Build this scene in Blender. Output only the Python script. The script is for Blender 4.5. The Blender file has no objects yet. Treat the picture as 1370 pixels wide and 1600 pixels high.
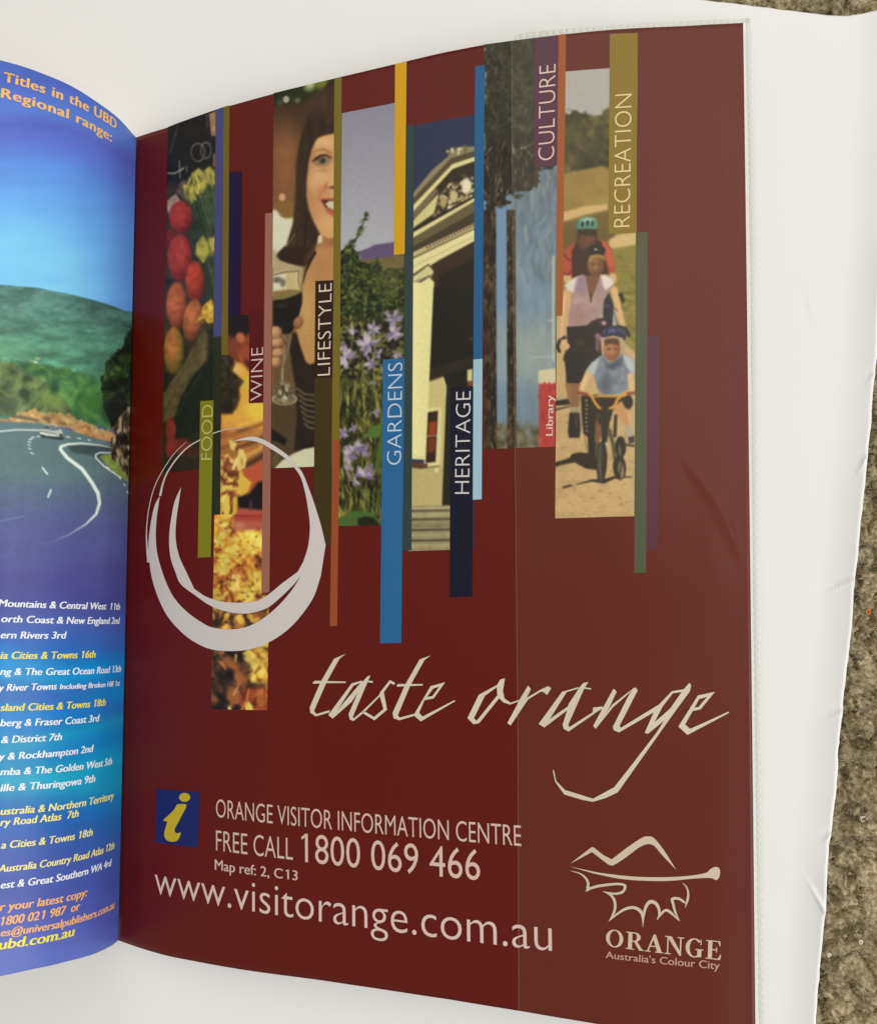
import bpy, bmesh, math, random
import numpy as np
from mathutils import Vector, Matrix
from mathutils.geometry import tessellate_polygon

S = bpy.context.scene
COL = S.collection
# ------------------------------------------------------------------ camera
F, CX, CY, H0 = 1450.0, 685.0, 800.0, 0.2875      # focal length in photo pixels, centre, height above the sheet
Yc = np.array([(820.995 - CX) / F, (28099.9 + CY) / F, -1.0]); Yc /= np.linalg.norm(Yc)
tau = math.radians(20)
Xc = np.array([math.cos(tau), 0, math.sin(tau)]); Xc -= Xc.dot(Yc) * Yc; Xc /= np.linalg.norm(Xc)
Zc = np.cross(Xc, Yc)
C2W = np.stack([Xc, Yc, Zc])                       # camera axes -> world axes (rows are world axes in camera space)
cam = bpy.data.cameras.new('camera'); camo = bpy.data.objects.new('camera', cam); COL.objects.link(camo)
cam.sensor_fit = 'HORIZONTAL'; cam.sensor_width = 36; cam.lens = 36 * F / 1370
cam.clip_start = 0.005; cam.clip_end = 20
camo.matrix_world = Matrix([list(C2W[i]) + [0] for i in range(3)] + [[0, 0, 0, 1]])
camo.location = (0, 0, H0)
S.camera = camo
# ------------------------------------------------------------------ room light
w = bpy.data.worlds.new('World'); S.world = w; w.use_nodes = True
bg = w.node_tree.nodes['Background']; bg.inputs[0].default_value = (1.0, .965, .92, 1); bg.inputs[1].default_value = .40
def area(name, loc, target, size, power, col, sy=None):
    l = bpy.data.lights.new(name, 'AREA'); l.energy = power; l.color = col; l.size = size
    if sy: l.shape = 'RECTANGLE'; l.size_y = sy
    o = bpy.data.objects.new(name, l); COL.objects.link(o); o.location = loc
    o.rotation_euler = (Vector(target) - Vector(loc)).to_track_quat('-Z', 'Y').to_euler()
    return o
area('window_light', (2.0, -.75, 1.35), (0, 0, 0), 1.6, 40, (.96, .985, 1.0), 1.4)
area('ceiling_bounce', (.45, 1.25, 1.7), (-.05, 0, 0), 3.2, 26, (1.0, .93, .82), 2.4)
S.view_settings.view_transform = 'Standard'; S.view_settings.look = 'None'
S.view_settings.exposure = 0; S.view_settings.gamma = 1

# ------------------------------------------------------------------ picture <-> surfaces
def rays(px, py):
    r = np.stack([(np.asarray(px, float) - CX) / F, -(np.asarray(py, float) - CY) / F, -np.ones(np.shape(px))], -1)
    return r @ C2W.T
def ground(px, py, z=0.0):
    r = rays(px, py); t = (z - H0) / r[..., 2]
    return r[..., 0] * t, r[..., 1] * t
def project(X, Y, Z):
    p = np.stack([X, Y, Z - H0], -1) @ C2W
    return CX + F * p[..., 0] / -p[..., 2], CY - F * p[..., 1] / -p[..., 2]
def catmull(pts, n=40):
    P = np.array(pts, float); P = np.vstack([2 * P[0] - P[1], P, 2 * P[-1] - P[-2]]); out = []
    for i in range(1, len(P) - 2):
        t = np.linspace(0, 1, n, endpoint=False)[:, None]
        a, b, c, d = P[i - 1:i + 3]
        out.append(.5 * ((2 * b) + (c - a) * t + (2 * a - 5 * b + 4 * c - d) * t ** 2 + (3 * b - a - 3 * c + d) * t ** 3))
    out.append(P[-2:-1]); return np.vstack(out)
class Surf:
    """a sheet curved in one direction: profile (x,z) along s, straight along y"""
    def __init__(self, pts, flip):
        q = catmull(pts); q[:, 1] += H0
        self.q = q; self.s = np.r_[0, np.cumsum(np.hypot(*np.diff(q, axis=0).T))]
        d = np.gradient(q, axis=0); d /= np.linalg.norm(d, axis=1)[:, None]
        self.n = np.stack([-d[:, 1], d[:, 0]], 1) * (-1 if flip else 1)
    def at(self, s, Y, h=0.0):
        s = np.asarray(s, float)
        x = np.interp(s, self.s, self.q[:, 0]); z = np.interp(s, self.s, self.q[:, 1])
        nx = np.interp(s, self.s, self.n[:, 0]); nz = np.interp(s, self.s, self.n[:, 1])
        return np.stack([x + nx * h, np.asarray(Y, float) + 0 * s, z + nz * h], -1)
    def hit(self, px, py):
        px = np.atleast_1d(np.asarray(px, float)); py = np.atleast_1d(np.asarray(py, float))
        r = rays(px, py); S_, Y_ = np.zeros(len(px)), np.zeros(len(px))
        q = self.q - np.array([0, H0])
        for i, v in enumerate(r):
            c = v[0] * q[:, 1] - v[2] * q[:, 0]                      # sign change = crossing
            k = np.where(c[:-1] * c[1:] <= 0)[0]
            if len(k) == 0:
                k = [0 if abs(c[0]) < abs(c[-1]) else len(c) - 2]
            k = k[0]; f = c[k] / (c[k] - c[k + 1]); f = max(-3., min(4., f))
            p = q[k] + f * (q[k + 1] - q[k]); t = p[1] / v[2]
            S_[i] = self.s[k] + f * (self.s[k + 1] - self.s[k]); Y_[i] = t * v[1]
        return S_, Y_
RP = Surf([(-.2270, -.2835), (-.2248, -.2828), (-.2105, -.2795), (-.195, -.2773), (-.17, -.2750), (-.145, -.2741), (-.12, -.2738),
           (-.095, -.2739), (-.07, -.2748), (-.045, -.2768), (-.02, -.2812), (-.003, -.2848), (.02, -.2870)], False)
LP = Surf([(-.2252, -.2838), (-.2248, -.2828), (-.2232, -.274), (-.2226, -.266), (-.2238, -.257), (-.226, -.2500), (-.2305, -.242), (-.2365, -.2343),
           (-.246, -.2275), (-.262, -.2215), (-.287, -.2175), (-.33, -.217), (-.38, -.220), (-.424, -.224)], True)

# ------------------------------------------------------------------ materials
def lin(c, g=1.0):
    c = np.asarray(c, float) / 255.0
    l = np.where(c <= .04045, c / 12.92, ((c + .055) / 1.055) ** 2.4)
    return np.clip(l * g, 0, .9)
def newmat(name):
    m = bpy.data.materials.new(name); m.use_nodes = True
    return m, m.node_tree.nodes, m.node_tree.links, m.node_tree.nodes['Principled BSDF']
INK_GAIN = 1.04
def paper_grain(m, N, L, B, rough, spec=.26, bump=.004, base=None, scale=1900., grain=.05):
    """print on coated paper: colour x fine grain, slightly uneven gloss and relief"""
    tc = N.new('ShaderNodeTexCoord')
    n1 = N.new('ShaderNodeTexNoise'); n1.inputs['Scale'].default_value = scale; n1.inputs['Detail'].default_value = 3
    n2 = N.new('ShaderNodeTexNoise'); n2.inputs['Scale'].default_value = 24; n2.inputs['Detail'].default_value = 4
    L.new(tc.outputs['Object'], n1.inputs['Vector']); L.new(tc.outputs['Object'], n2.inputs['Vector'])
    mr = N.new('ShaderNodeMapRange'); mr.inputs['To Min'].default_value = 1 - grain; mr.inputs['To Max'].default_value = 1 + grain
    L.new(n1.outputs['Fac'], mr.inputs['Value'])
    mul = N.new('ShaderNodeVectorMath'); mul.operation = 'SCALE'
    if base is None:
        at = N.new('ShaderNodeAttribute'); at.attribute_name = 'Ink'; L.new(at.outputs['Color'], mul.inputs[0])
    else: mul.inputs[0].default_value = tuple(base)
    L.new(mr.outputs[0], mul.inputs['Scale']); L.new(mul.outputs[0], B.inputs['Base Color'])
    rr = N.new('ShaderNodeMapRange'); rr.inputs['To Min'].default_value = rough - .1; rr.inputs['To Max'].default_value = rough + .12
    L.new(n2.outputs['Fac'], rr.inputs['Value']); L.new(rr.outputs[0], B.inputs['Roughness'])
    B.inputs['Specular IOR Level'].default_value = spec
    bp = N.new('ShaderNodeBump'); bp.inputs['Strength'].default_value = bump; bp.inputs['Distance'].default_value = .0004
    L.new(n1.outputs['Fac'], bp.inputs['Height']); L.new(bp.outputs[0], B.inputs['Normal'])
def photo_mat():
    m, N, L, B = newmat('printed_photograph'); paper_grain(m, N, L, B, .36); return m
_inks = {}
def inklin(rgb, g=None):
    return np.clip(lin(rgb, INK_GAIN if g is None else g) - .008, .0015, .9)      # ink alone, without the sheen of the coated paper
def ink(rgb, g=None):
    k = tuple(rgb)
    if k not in _inks:
        m, N, L, B = newmat('printed_ink'); paper_grain(m, N, L, B, .36, base=inklin(rgb, g)); _inks[k] = m
    return _inks[k]
PHOTO = photo_mat()
def paper_mat(name, rgb, g=1.0):
    m, N, L, B = newmat(name); paper_grain(m, N, L, B, .6, .3, .012, base=lin(rgb, g), scale=1400., grain=.015); return m

# ------------------------------------------------------------------ object helpers
def link(name, me, mat, parent=None):
    o = bpy.data.objects.new(name, me); COL.objects.link(o)
    if mat: me.materials.append(mat)
    if parent: o.parent = parent
    return o
def tag(o, label=None, cat=None, group=None, kind=None):
    for k, v in (('label', label), ('category', cat), ('group', group), ('kind', kind)):
        if v: o[k] = v
    return o
def empty(name, loc=(0, 0, 0)):
    o = bpy.data.objects.new(name, None); COL.objects.link(o); o.location = loc; o.empty_display_size = .01; return o
def rawmesh(name, V, Fc, smooth=True):
    me = bpy.data.meshes.new(name); me.from_pydata([tuple(v) for v in V], [], Fc); me.update()
    if smooth: me.polygons.foreach_set('use_smooth', [True] * len(me.polygons))
    return me
def gridmesh(name, P, smooth=True):
    """P: (rows, cols, 3) -> quad grid"""
    r, c = P.shape[:2]; V = P.reshape(-1, 3).astype(np.float32)
    i = (np.arange(r - 1)[:, None] * c + np.arange(c - 1)[None]).ravel()
    Q = np.stack([i, i + 1, i + 1 + c, i + c], 1).astype(np.int32)
    me = bpy.data.meshes.new(name)
    me.vertices.add(len(V)); me.vertices.foreach_set('co', V.ravel())
    me.loops.add(Q.size); me.loops.foreach_set('vertex_index', Q.ravel())
    me.polygons.add(len(Q)); me.polygons.foreach_set('loop_start', np.arange(0, Q.size, 4, dtype=np.int32))
    me.polygons.foreach_set('loop_total', np.full(len(Q), 4, np.int32))
    if smooth: me.polygons.foreach_set('use_smooth', np.ones(len(Q), bool))
    me.update(calc_edges=True); me.validate()
    nz = np.zeros(len(Q) * 3, np.float32); me.polygons.foreach_get('normal', nz)
    if nz.reshape(-1, 3)[:, 2].mean() < 0: me.flip_normals()
    return me
def setink(me, rgb, g=None):
    a = me.color_attributes.new('Ink', 'FLOAT_COLOR', 'POINT')
    L_ = inklin(np.clip(rgb, 0, 255)) if g is None else lin(np.clip(rgb, 0, 255), g)
    a.data.foreach_set('color', np.hstack([L_, np.ones((len(L_), 1))]).astype(np.float32).ravel())
def corners(surf, quad, nu, nv):
    """photo-pixel quad (TL,TR,BR,BL) -> grid of (s,Y) on the sheet"""
    s, Y = surf.hit([p[0] for p in quad], [p[1] for p in quad])
    u = np.linspace(0, 1, nu)[None, :]; v = np.linspace(0, 1, nv)[:, None]
    f = lambda a: (1 - v) * ((1 - u) * a[0] + u * a[1]) + v * ((1 - u) * a[3] + u * a[2])
    return f(s), f(Y)
MM = .001
class Strip(list): pass                                   # a ribbon: left side, then right side backwards
def bar(name, surf, quad, rgb, parent, h=.10, label=None):
    n = max(2, int(max(abs(quad[1][0] - quad[0][0]), 2) / 8) + 2)
    s, Y = corners(surf, quad, n, 3)
    o = link(name, gridmesh(name, surf.at(s, Y, h * MM)), ink(rgb), parent)
    if label: o['label'] = label
    return o
def flat_to_surf(name, surf, polys, rgb, parent, h, inc=.004, ds=.0022, label=None, px=True):
    """polys: outlines in photo pixels (or already (s,Y)); each gets its own hair of height"""
    out = bmesh.new()
    for k, pl in enumerate(polys):
        if px:
            s, Y = surf.hit([p[0] for p in pl], [p[1] for p in pl])
        else: s, Y = [p[0] for p in pl], [p[1] for p in pl]
        bm = bmesh.new(); vs = [bm.verts.new((a, b, 0)) for a, b in zip(s, Y)]
        if isinstance(pl, Strip): m_ = len(vs) // 2; tr = [(i, i + 1, len(vs) - 2 - i, len(vs) - 1 - i) for i in range(m_ - 1)]
        else: tr = tessellate_polygon([[Vector((a * 1000, b * 1000, 0)) for a, b in zip(s, Y)]])
        for t in tr:
            try: bm.faces.new([vs[i] for i in t])
            except ValueError: pass
        a = min(s); b = max(s); q = math.ceil(a / ds) * ds
        while q < b:
            bmesh.ops.bisect_plane(bm, geom=bm.verts[:] + bm.edges[:] + bm.faces[:], plane_co=(q, 0, 0), plane_no=(1, 0, 0)); q += ds
        add_bm(out, bm, surf, (h + k * inc) * MM); bm.free()
    me = bpy.data.meshes.new(name); out.to_mesh(me); out.free()
    me.polygons.foreach_set('use_smooth', [True] * len(me.polygons))
    o = link(name, me, ink(rgb), parent)
    if label: o['label'] = label
    return o
def add_bm(out, bm, surf, h):
    bm.verts.ensure_lookup_table()
    co = surf.at([v.co.x for v in bm.verts], [v.co.y for v in bm.verts], h)
    new = [out.verts.new(c) for c in co]
    for i, v in enumerate(bm.verts): v.index = i
    flip = surf is LP
    for f in bm.faces:
        n = f.calc_area()
        if n < 1e-14: continue
        vs = [new[v.index] for v in f.verts]
        a, b, c = [v.co for v in f.verts][:3]
        ccw = (b - a).cross(c - a).z > 0
        if ccw == flip: vs.reverse()
        try: out.faces.new(vs)
        except ValueError: pass

# ------------------------------------------------------------------ lettering
_g = {}
def _raw(txt, off):
    cu = bpy.data.curves.new('t', 'FONT'); cu.body = txt; cu.size = 1; cu.offset = off; cu.resolution_u = 4
    ob = bpy.data.objects.new('t', cu); COL.objects.link(ob)
    dg = bpy.context.evaluated_depsgraph_get(); me = bpy.data.meshes.new_from_object(ob.evaluated_get(dg))
    V = [(v.co.x, v.co.y) for v in me.vertices]; T = [tuple(p.vertices) for p in me.polygons]
    bpy.data.objects.remove(ob); bpy.data.curves.remove(cu); bpy.data.meshes.remove(me)
    return V, T
_w = lambda V: max(v[0] for v in V) - min(v[0] for v in V)
def glyph(c, off):
    if (c, off) not in _g:
        if 'HH' not in _g: _g['HH'] = _w(_raw('HH', 0)[0]); _g['x0'] = min(v[0] for v in _raw('H', 0)[0])
        adv = _w(_raw('H' + c + 'H', 0)[0]) - _g['HH']
        V, T = ([], []) if c == ' ' else _raw(c, off)
        if c == '1':                                   # a flag on the plain upright of this face
            n = len(V); x0 = min(v[0] for v in V); y1 = max(v[1] for v in V)
            V += [(x0 + .015, y1), (x0 - .13, y1 - .10), (x0 - .11, y1 - .155), (x0 + .015, y1 - .085)]; T += [(n, n + 1, n + 2, n + 3)]
            V = [(x + .10, y) for x, y in V]; adv += .10
        _g[(c, off)] = (V, T, adv)
    return _g[(c, off)]
def build_text(txt, off, bold, track):
    """-> list of (vertices, faces), ink width"""
    x = 0; pieces = []
    for c in txt:
        V, T, a = glyph(c, off)
        if V: pieces.append(([(vx + x, vy) for vx, vy in V], T))
        x += a + track
    lo = min(v[0] for V, T in pieces for v in V); hi = max(v[0] for V, T in pieces for v in V)
    layers = [[([(vx - lo + d, vy) for vx, vy in V], T) for V, T in pieces] for d in bold]
    return layers, hi - lo + max(bold)
def lettering(name, surf, txt, p0, p1, t0, t1, rgb, parent, h=.16, off=0., bold=(0,), track=0., shear=0., ref='H', ds=.0022, custom=None, skew=True):
    """baseline p0->p1 and the tops above its two ends (t0, t1), all in photo pixels"""
    s, Y = surf.hit([p0[0], p1[0], t0[0], t1[0]], [p0[1], p1[1], t0[1], t1[1]])
    P = np.stack([s, Y], 1); B = P[1] - P[0]
    if custom: layers, W, ch = custom
    else:
        layers, W = build_text(txt, off, bold, track)
        ch = max(v[1] for v in glyph(ref, 0)[0])
    bu = B / np.linalg.norm(B); up = np.array([-bu[1], bu[0]])
    u0, u1 = P[2] - P[0], P[3] - P[1]
    if up.dot(u0) < 0: up = -up
    k0, k1 = up.dot(u0), up.dot(u1)
    if surf is LP: up = np.array([0, 1.]) if abs(B[0]) > abs(B[1]) else up
    out = bmesh.new(); k = 0
    for lay in layers:
        bm = bmesh.new()
        for V, T in lay:
            vs = []
            for vx, vy in V:
                f = vx / W; hgt = (k0 * (1 - f) + k1 * f) / ch
                p = P[0] + B * (f + shear * vy * abs(hgt) / np.linalg.norm(B)) + up * vy * hgt
                vs.append(bm.verts.new((p[0], p[1], 0)))
            for t in T:
                try: bm.faces.new([vs[i] for i in t])
                except ValueError: pass
        xs = [v.co.x for v in bm.verts]; a, b = min(xs), max(xs); q = math.ceil(a / ds) * ds
        while q < b:
            bmesh.ops.bisect_plane(bm, geom=bm.verts[:] + bm.edges[:] + bm.faces[:], plane_co=(q, 0, 0), plane_no=(1, 0, 0)); q += ds
        add_bm(out, bm, surf, (h + .005 * k) * MM); bm.free(); k += 1
    me = bpy.data.meshes.new(name); out.to_mesh(me); out.free()
    me.polygons.foreach_set('use_smooth', [True] * len(me.polygons))
    return link(name, me, ink(rgb), parent)
# bold roman capitals of the town name, drawn as quads and rings (cap height 1)
def ring(cx, cy, rx, ry, ix, iy, a0=0, a1=360, n=28):
    pc = []
    A = [math.radians(a0 + (a1 - a0) * i / n) for i in range(n + 1)]
    for a, b in zip(A[:-1], A[1:]):
        pc.append([(cx + rx * math.cos(a), cy + ry * math.sin(a)), (cx + rx * math.cos(b), cy + ry * math.sin(b)),
                   (cx + ix * math.cos(b), cy + iy * math.sin(b)), (cx + ix * math.cos(a), cy + iy * math.sin(a))])
    return pc
box = lambda a, b, c, d: [(a, b), (c, b), (c, d), (a, d)]
SERIF = {
 'O': (1.08, [ring(.5, .5, .48, .52, .27, .46)]),
 'R': (1.0, [[box(.12, .0, .34, 1)], [box(.0, .0, .46, .055)], [box(.0, .945, .5, 1)], ring(.46, .73, .34, .27, .13, .21, -90, 90, 14),
             [box(.3, .46, .48, .52)], [box(.3, .94, .48, 1)], [[(.42, .5), (.60, .5), (.92, .055), (1.0, .055), (1.0, 0), (.74, 0)]]]),
 'A': (1.02, [[[(.45, 1), (.56, 1), (.93, .03), (.68, .03), (.42, .80)]], [[(.45, 1), (.50, .86), (.19, .03), (.11, .03)]], [box(.0, 0, .32, .055)],
              [box(.56, 0, 1.0, .055)], [box(.25, .30, .66, .36)]]),
 'N': (1.06, [[box(.13, .03, .20, .97)], [[(.10, 1), (.36, 1), (.90, .12), (.90, -.02), (.82, -.02)]], [box(.82, 0.0, .90, .97)], [box(0, 0, .34, .055)],
              [box(0, .945, .3, 1)], [box(.68, .945, 1.04, 1)]]),
 'G': (1.06, [ring(.5, .5, .48, .52, .26, .46, 42, 322, 24), [box(.66, .03, .88, .44)], [box(.56, .40, .98, .46)], [box(.82, .68, .87, .98)]]),
 'E': (.86, [[box(.12, 0, .34, 1)], [box(0, 0, .78, .055)], [box(0, .945, .76, 1)], [box(.3, .49, .58, .55)], [box(.55, .38, .60, .66)],
             [[(.62, .0), (.78, .0), (.83, .30), (.79, .30)]], [[(.62, 1), (.76, 1), (.78, .73), (.74, .73)]]])}
def serif_word(word):
    x = 0; lays = []
    for c in word:
        adv, groups = SERIF[c]
        for i, g in enumerate(groups):
            while len(lays) <= i: lays.append([])
            for pl in g: lays[i].append(([(a + x, b) for a, b in pl], [tuple(range(len(pl)))]))
        x += adv + .05
    return lays, x - .1, 1.0

# ------------------------------------------------------------------ painting a printed photograph (colours per vertex)
rng = np.random.default_rng(7)
def srand(k):
    global rng; rng = np.random.default_rng(k)
def vnoise(X, Y, sc, seed, oct_=3, ax=1., ay=1.):
    """smooth value noise, 0..1"""
    r = np.random.default_rng(seed); T = r.random((64, 64)); out = np.zeros_like(X, float); amp, tot = 1., 0.
    for o in range(oct_):
        x = X * ax / sc * 2 ** o + 13.7 * o; y = Y * ay / sc * 2 ** o + 5.1 * o
        xi = np.floor(x).astype(int); yi = np.floor(y).astype(int); fx = x - xi; fy = y - yi
        fx = fx * fx * (3 - 2 * fx); fy = fy * fy * (3 - 2 * fy)
        g = lambda i, j: T[(xi + i) % 64, (yi + j) % 64]
        out += amp * ((1 - fx) * (1 - fy) * g(0, 0) + fx * (1 - fy) * g(1, 0) + (1 - fx) * fy * g(0, 1) + fx * fy * g(1, 1)); tot += amp; amp *= .5
    return out / tot
class Paint:
    def __init__(self, X, Y, base):
        self.X0, self.Y0 = X.ravel(), Y.ravel(); self.c = np.tile(np.array(base, float), (self.X0.size, 1)); self.z(0, 0, 1)
    def z(self, ox, oy, k): self.ox, self.oy, self.k = ox, oy, k; self.X = (self.X0 - ox) * k; self.Y = (self.Y0 - oy) * k; return self
    def mix(self, m, col):
        m = np.clip(m, 0, 1)[:, None]; self.c = self.c * (1 - m) + np.array(col, float) * m
    def dist(self, pts, closed):
        d = np.full(self.X.size, 1e9); ins = np.zeros(self.X.size, bool); n = len(pts); tt = np.zeros(self.X.size)
        for i in range(n if closed else n - 1):
            (ax, ay), (bx, by) = pts[i], pts[(i + 1) % n]
            vx, vy = bx - ax, by - ay; L2 = vx * vx + vy * vy + 1e-9
            t = np.clip(((self.X - ax) * vx + (self.Y - ay) * vy) / L2, 0, 1)
            e = np.hypot(self.X - ax - t * vx, self.Y - ay - t * vy)
            tt = np.where(e < d, i + t, tt); d = np.minimum(d, e)
            if closed and abs(vy) > 1e-9:
                c = ((ay > self.Y) != (by > self.Y)) & (self.X < vx * (self.Y - ay) / vy + ax); ins ^= c
        return (np.where(ins, -d, d) if closed else d), tt
    rag = 0
    def ragged(self, d):
        return d + (vnoise(self.X, self.Y, self.rag * 1.1, 333, 4) - .5) * self.rag * 2.2 if self.rag else d
    def poly(self, pts, col, soft=3., a=1.):
        d, _ = self.dist(pts, True); d = self.ragged(d); self.mix(a * (.5 - d / soft), col); return self
    def line(self, pts, w, col, soft=3., a=1.):
        d, t = self.dist(pts, False)
        if isinstance(w, (tuple, list)): w = np.interp(t, np.arange(len(w)), w)
        self.mix(a * (.5 + (w / 2 - d) / soft), col); return self
    def ell(self, cx, cy, rx, ry, col, rot=0., soft=.15, a=1., col2=None):
        r = math.radians(rot); dx, dy = self.X - cx, self.Y - cy
        u = (dx * math.cos(r) + dy * math.sin(r)) / rx; v = (-dx * math.sin(r) + dy * math.cos(r)) / ry
        q = np.hypot(u, v)
        m = np.clip(a * (.5 + (1 - q) / soft), 0, 1)[:, None]
        cc = np.array(col, float)[None]
        if col2 is not None:
            k = np.clip(np.hypot(u + .25, v + .3) / 1.25, 0, 1)[:, None] ** 2; cc = cc * (1 - k) + np.array(col2, float) * k
        self.c = self.c * (1 - m) + cc * m; return self
    def arc(self, cx, cy, rx, ry, w, col, a=1.):
        q = np.abs(np.hypot((self.X - cx) / rx, (self.Y - cy) / ry) - 1) * min(rx, ry)
        self.mix(a * (.5 + (w / 2 - q) / 3), col); return self
    def grad(self, y0, y1, ca, cb):
        t = np.clip((self.Y - y0) / (y1 - y0), 0, 1)[:, None]; self.c = np.array(ca, float) * (1 - t) + np.array(cb, float) * t; return self
    def tex(self, amt, sc, seed, mask=None, ax=1., ay=1., oct_=3):
        n = (vnoise(self.X, self.Y, sc, seed, oct_, ax, ay) - .5) * 2 * amt
        if mask is not None: n = n * mask
        self.c = self.c * (1 + n[:, None]); return self
    def pal(self, sc, seed, cols, mask=1., ax=1., ay=1., oct_=4, contrast=2.):
        """photographic clutter: warped noise through a list of colours"""
        w1 = vnoise(self.X, self.Y, sc * 1.7, seed + 500, 2, ax, ay); w2 = vnoise(self.X, self.Y, sc * 1.7, seed + 900, 2, ax, ay)
        n = vnoise(self.X + sc * 1.6 * w1, self.Y + sc * 1.6 * w2, sc, seed, oct_, ax, ay)
        n = np.clip((n - .5) * contrast + .5, 0, 1); c = np.array(sorted(cols, key=sum), float); xs_ = np.linspace(0, 1, len(c))
        cc = np.stack([np.interp(n, xs_, c[:, k]) for k in range(3)], 1)
        br = vnoise(self.X, self.Y, sc * 2.3, seed + 77, 2)[:, None]; cc = cc * (.75 + .5 * br)
        m = (np.ones(self.X.size) * mask)[:, None]; self.c = self.c * (1 - m) + cc * m; return self
    def mask(self, pts, soft=4.):
        return np.clip(.5 - self.ragged(self.dist(pts, True)[0]) / soft, 0, 1)
    def leaves(self, n, box_, size, cols, mask=None, asp=.5, ang=None, a=.9):
        x0, y0, x1, y1 = box_
        for i in range(n):
            cx, cy = rng.uniform(x0, x1), rng.uniform(y0, y1); r = rng.uniform(*size); c = np.array(cols[rng.integers(len(cols))], float) * rng.uniform(.85, 1.12)
            k = np.where((np.abs(self.X - cx) < r * 1.6) & (np.abs(self.Y - cy) < r * 1.6))[0]
            if not len(k): continue
            t = rng.uniform(0, math.pi) if ang is None else math.radians(rng.normal(ang, 22))
            dx, dy = self.X[k] - cx, self.Y[k] - cy
            u = (dx * math.cos(t) + dy * math.sin(t)) / r; v = (-dx * math.sin(t) + dy * math.cos(t)) / (r * asp)
            m = np.clip(.5 + (1 - np.hypot(u, v)) / .5, 0, 1) * a
            if mask is not None: m = m * mask[k]
            self.c[k] = self.c[k] * (1 - m[:, None]) + c * m[:, None]
        return self
def soften(c, shape, times):
    """the slight blur of a printed photograph"""
    a = c.reshape(shape[0], shape[1], 3)
    for _ in range(times):
        b = np.pad(a, ((1, 1), (0, 0), (0, 0)), 'edge'); a = (b[:-2] + 2 * b[1:-1] + b[2:]) / 4
        b = np.pad(a, ((0, 0), (1, 1), (0, 0)), 'edge'); a = (b[:, :-2] + 2 * b[:, 1:-1] + b[:, 2:]) / 4
    return a.reshape(-1, 3)
def photo(name, surf, quad, paint, parent, base=(60, 50, 40), step=1.05, h=.05, label=None, blur=2):
    w_ = max(abs(quad[1][0] - quad[0][0]), abs(quad[2][0] - quad[3][0])); h_ = abs(quad[3][1] - quad[0][1])
    s, Y = corners(surf, quad, int(w_ / step) + 2, int(h_ / step) + 2)
    P = surf.at(s, Y, h * MM); px, py = project(P[..., 0], P[..., 1], P[..., 2])
    pt = Paint(px, py, base); paint(pt); pt.z(0, 0, 1); pt.c = soften(pt.c, px.shape, blur)
    pt.tex(.045, 1.6, 99, oct_=2)
    pt.c = pt.c.mean(1, keepdims=True) * .06 + pt.c * .94; pt.c = (pt.c - 95) * 1.1 + 95
    me = gridmesh(name, P); setink(me, pt.c * np.array([.985, .985, .93]), .97)
    o = link(name, me, PHOTO, parent)
    if label: o['label'] = label
    return o
# ================================================================== CARPET AND SHEET
gx, gy = ground([1230, 1400, 1400, 1230, 1090], [-40, -40, 1640, 1640, -40])
x_lo, x_hi, y_lo, y_hi = min(gx[0], gx[4]) - .004, max(gx) + .006, min(gy) - .004, max(gy) + .006
def spaced(lo, hi, d, far, n):
    m = np.arange(lo, hi, d); k = (np.linspace(0, 1, n + 1)[1:]) ** 2.6
    return np.r_[(lo - k * (lo + far))[::-1], m, hi + k * (far - hi)]
xs = spaced(x_lo, x_hi, .00042, 1.1, 110); ys = spaced(y_lo, y_hi, .00042, 1.1, 110)
GX, GY = np.meshgrid(xs, ys)
def carpet_h(X, Y):
    a = vnoise(X, Y, .0075, 3, 3); b = vnoise(X + .37, Y + .11, .0030, 4, 3); c = vnoise(X, Y, .0011, 5, 2)
    wx = X + .004 * vnoise(X, Y, .012, 8, 2); wy = Y + .004 * vnoise(X, Y, .012, 9, 2)
    t = vnoise(wx, wy, .0052, 6, 2, 1., 1.35); crease = np.clip(1 - np.abs(t - .5) / .13, 0, 1) ** 1.5
    return -.0098 + .0050 * a + .0032 * b + .0012 * c - .0026 * crease
CH = carpet_h(GX, GY)
m, N, L, B = newmat('carpet_wool')
tc = N.new('ShaderNodeTexCoord')
n1 = N.new('ShaderNodeTexNoise'); n1.inputs['Scale'].default_value = 900; n1.inputs['Detail'].default_value = 4
n2 = N.new('ShaderNodeTexNoise'); n2.inputs['Scale'].default_value = 90; n2.inputs['Detail'].default_value = 3
L.new(tc.outputs['Object'], n1.inputs['Vector']); L.new(tc.outputs['Object'], n2.inputs['Vector'])
r1 = N.new('ShaderNodeValToRGB'); r1.color_ramp.elements[0].position = .3; r1.color_ramp.elements[1].position = .72
r1.color_ramp.elements[0].color = (.17, .135, .068, 1); r1.color_ramp.elements[1].color = (.58, .49, .31, 1)
L.new(n1.outputs['Fac'], r1.inputs['Fac'])
r2 = N.new('ShaderNodeMapRange'); r2.inputs['From Min'].default_value = .3; r2.inputs['From Max'].default_value = .7; r2.inputs['To Min'].default_value = .72; r2.inputs['To Max'].default_value = 1.2
L.new(n2.outputs['Fac'], r2.inputs['Value'])
mu = N.new('ShaderNodeVectorMath'); mu.operation = 'SCALE'; L.new(r1.outputs[0], mu.inputs[0]); L.new(r2.outputs[0], mu.inputs['Scale'])
L.new(mu.outputs[0], B.inputs['Base Color']); B.inputs['Roughness'].default_value = .95; B.inputs['Specular IOR Level'].default_value = .1
CARPET = m
tag(link('carpet', gridmesh('carpet', np.stack([GX, GY, CH], -1)), CARPET), kind='structure')
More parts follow.
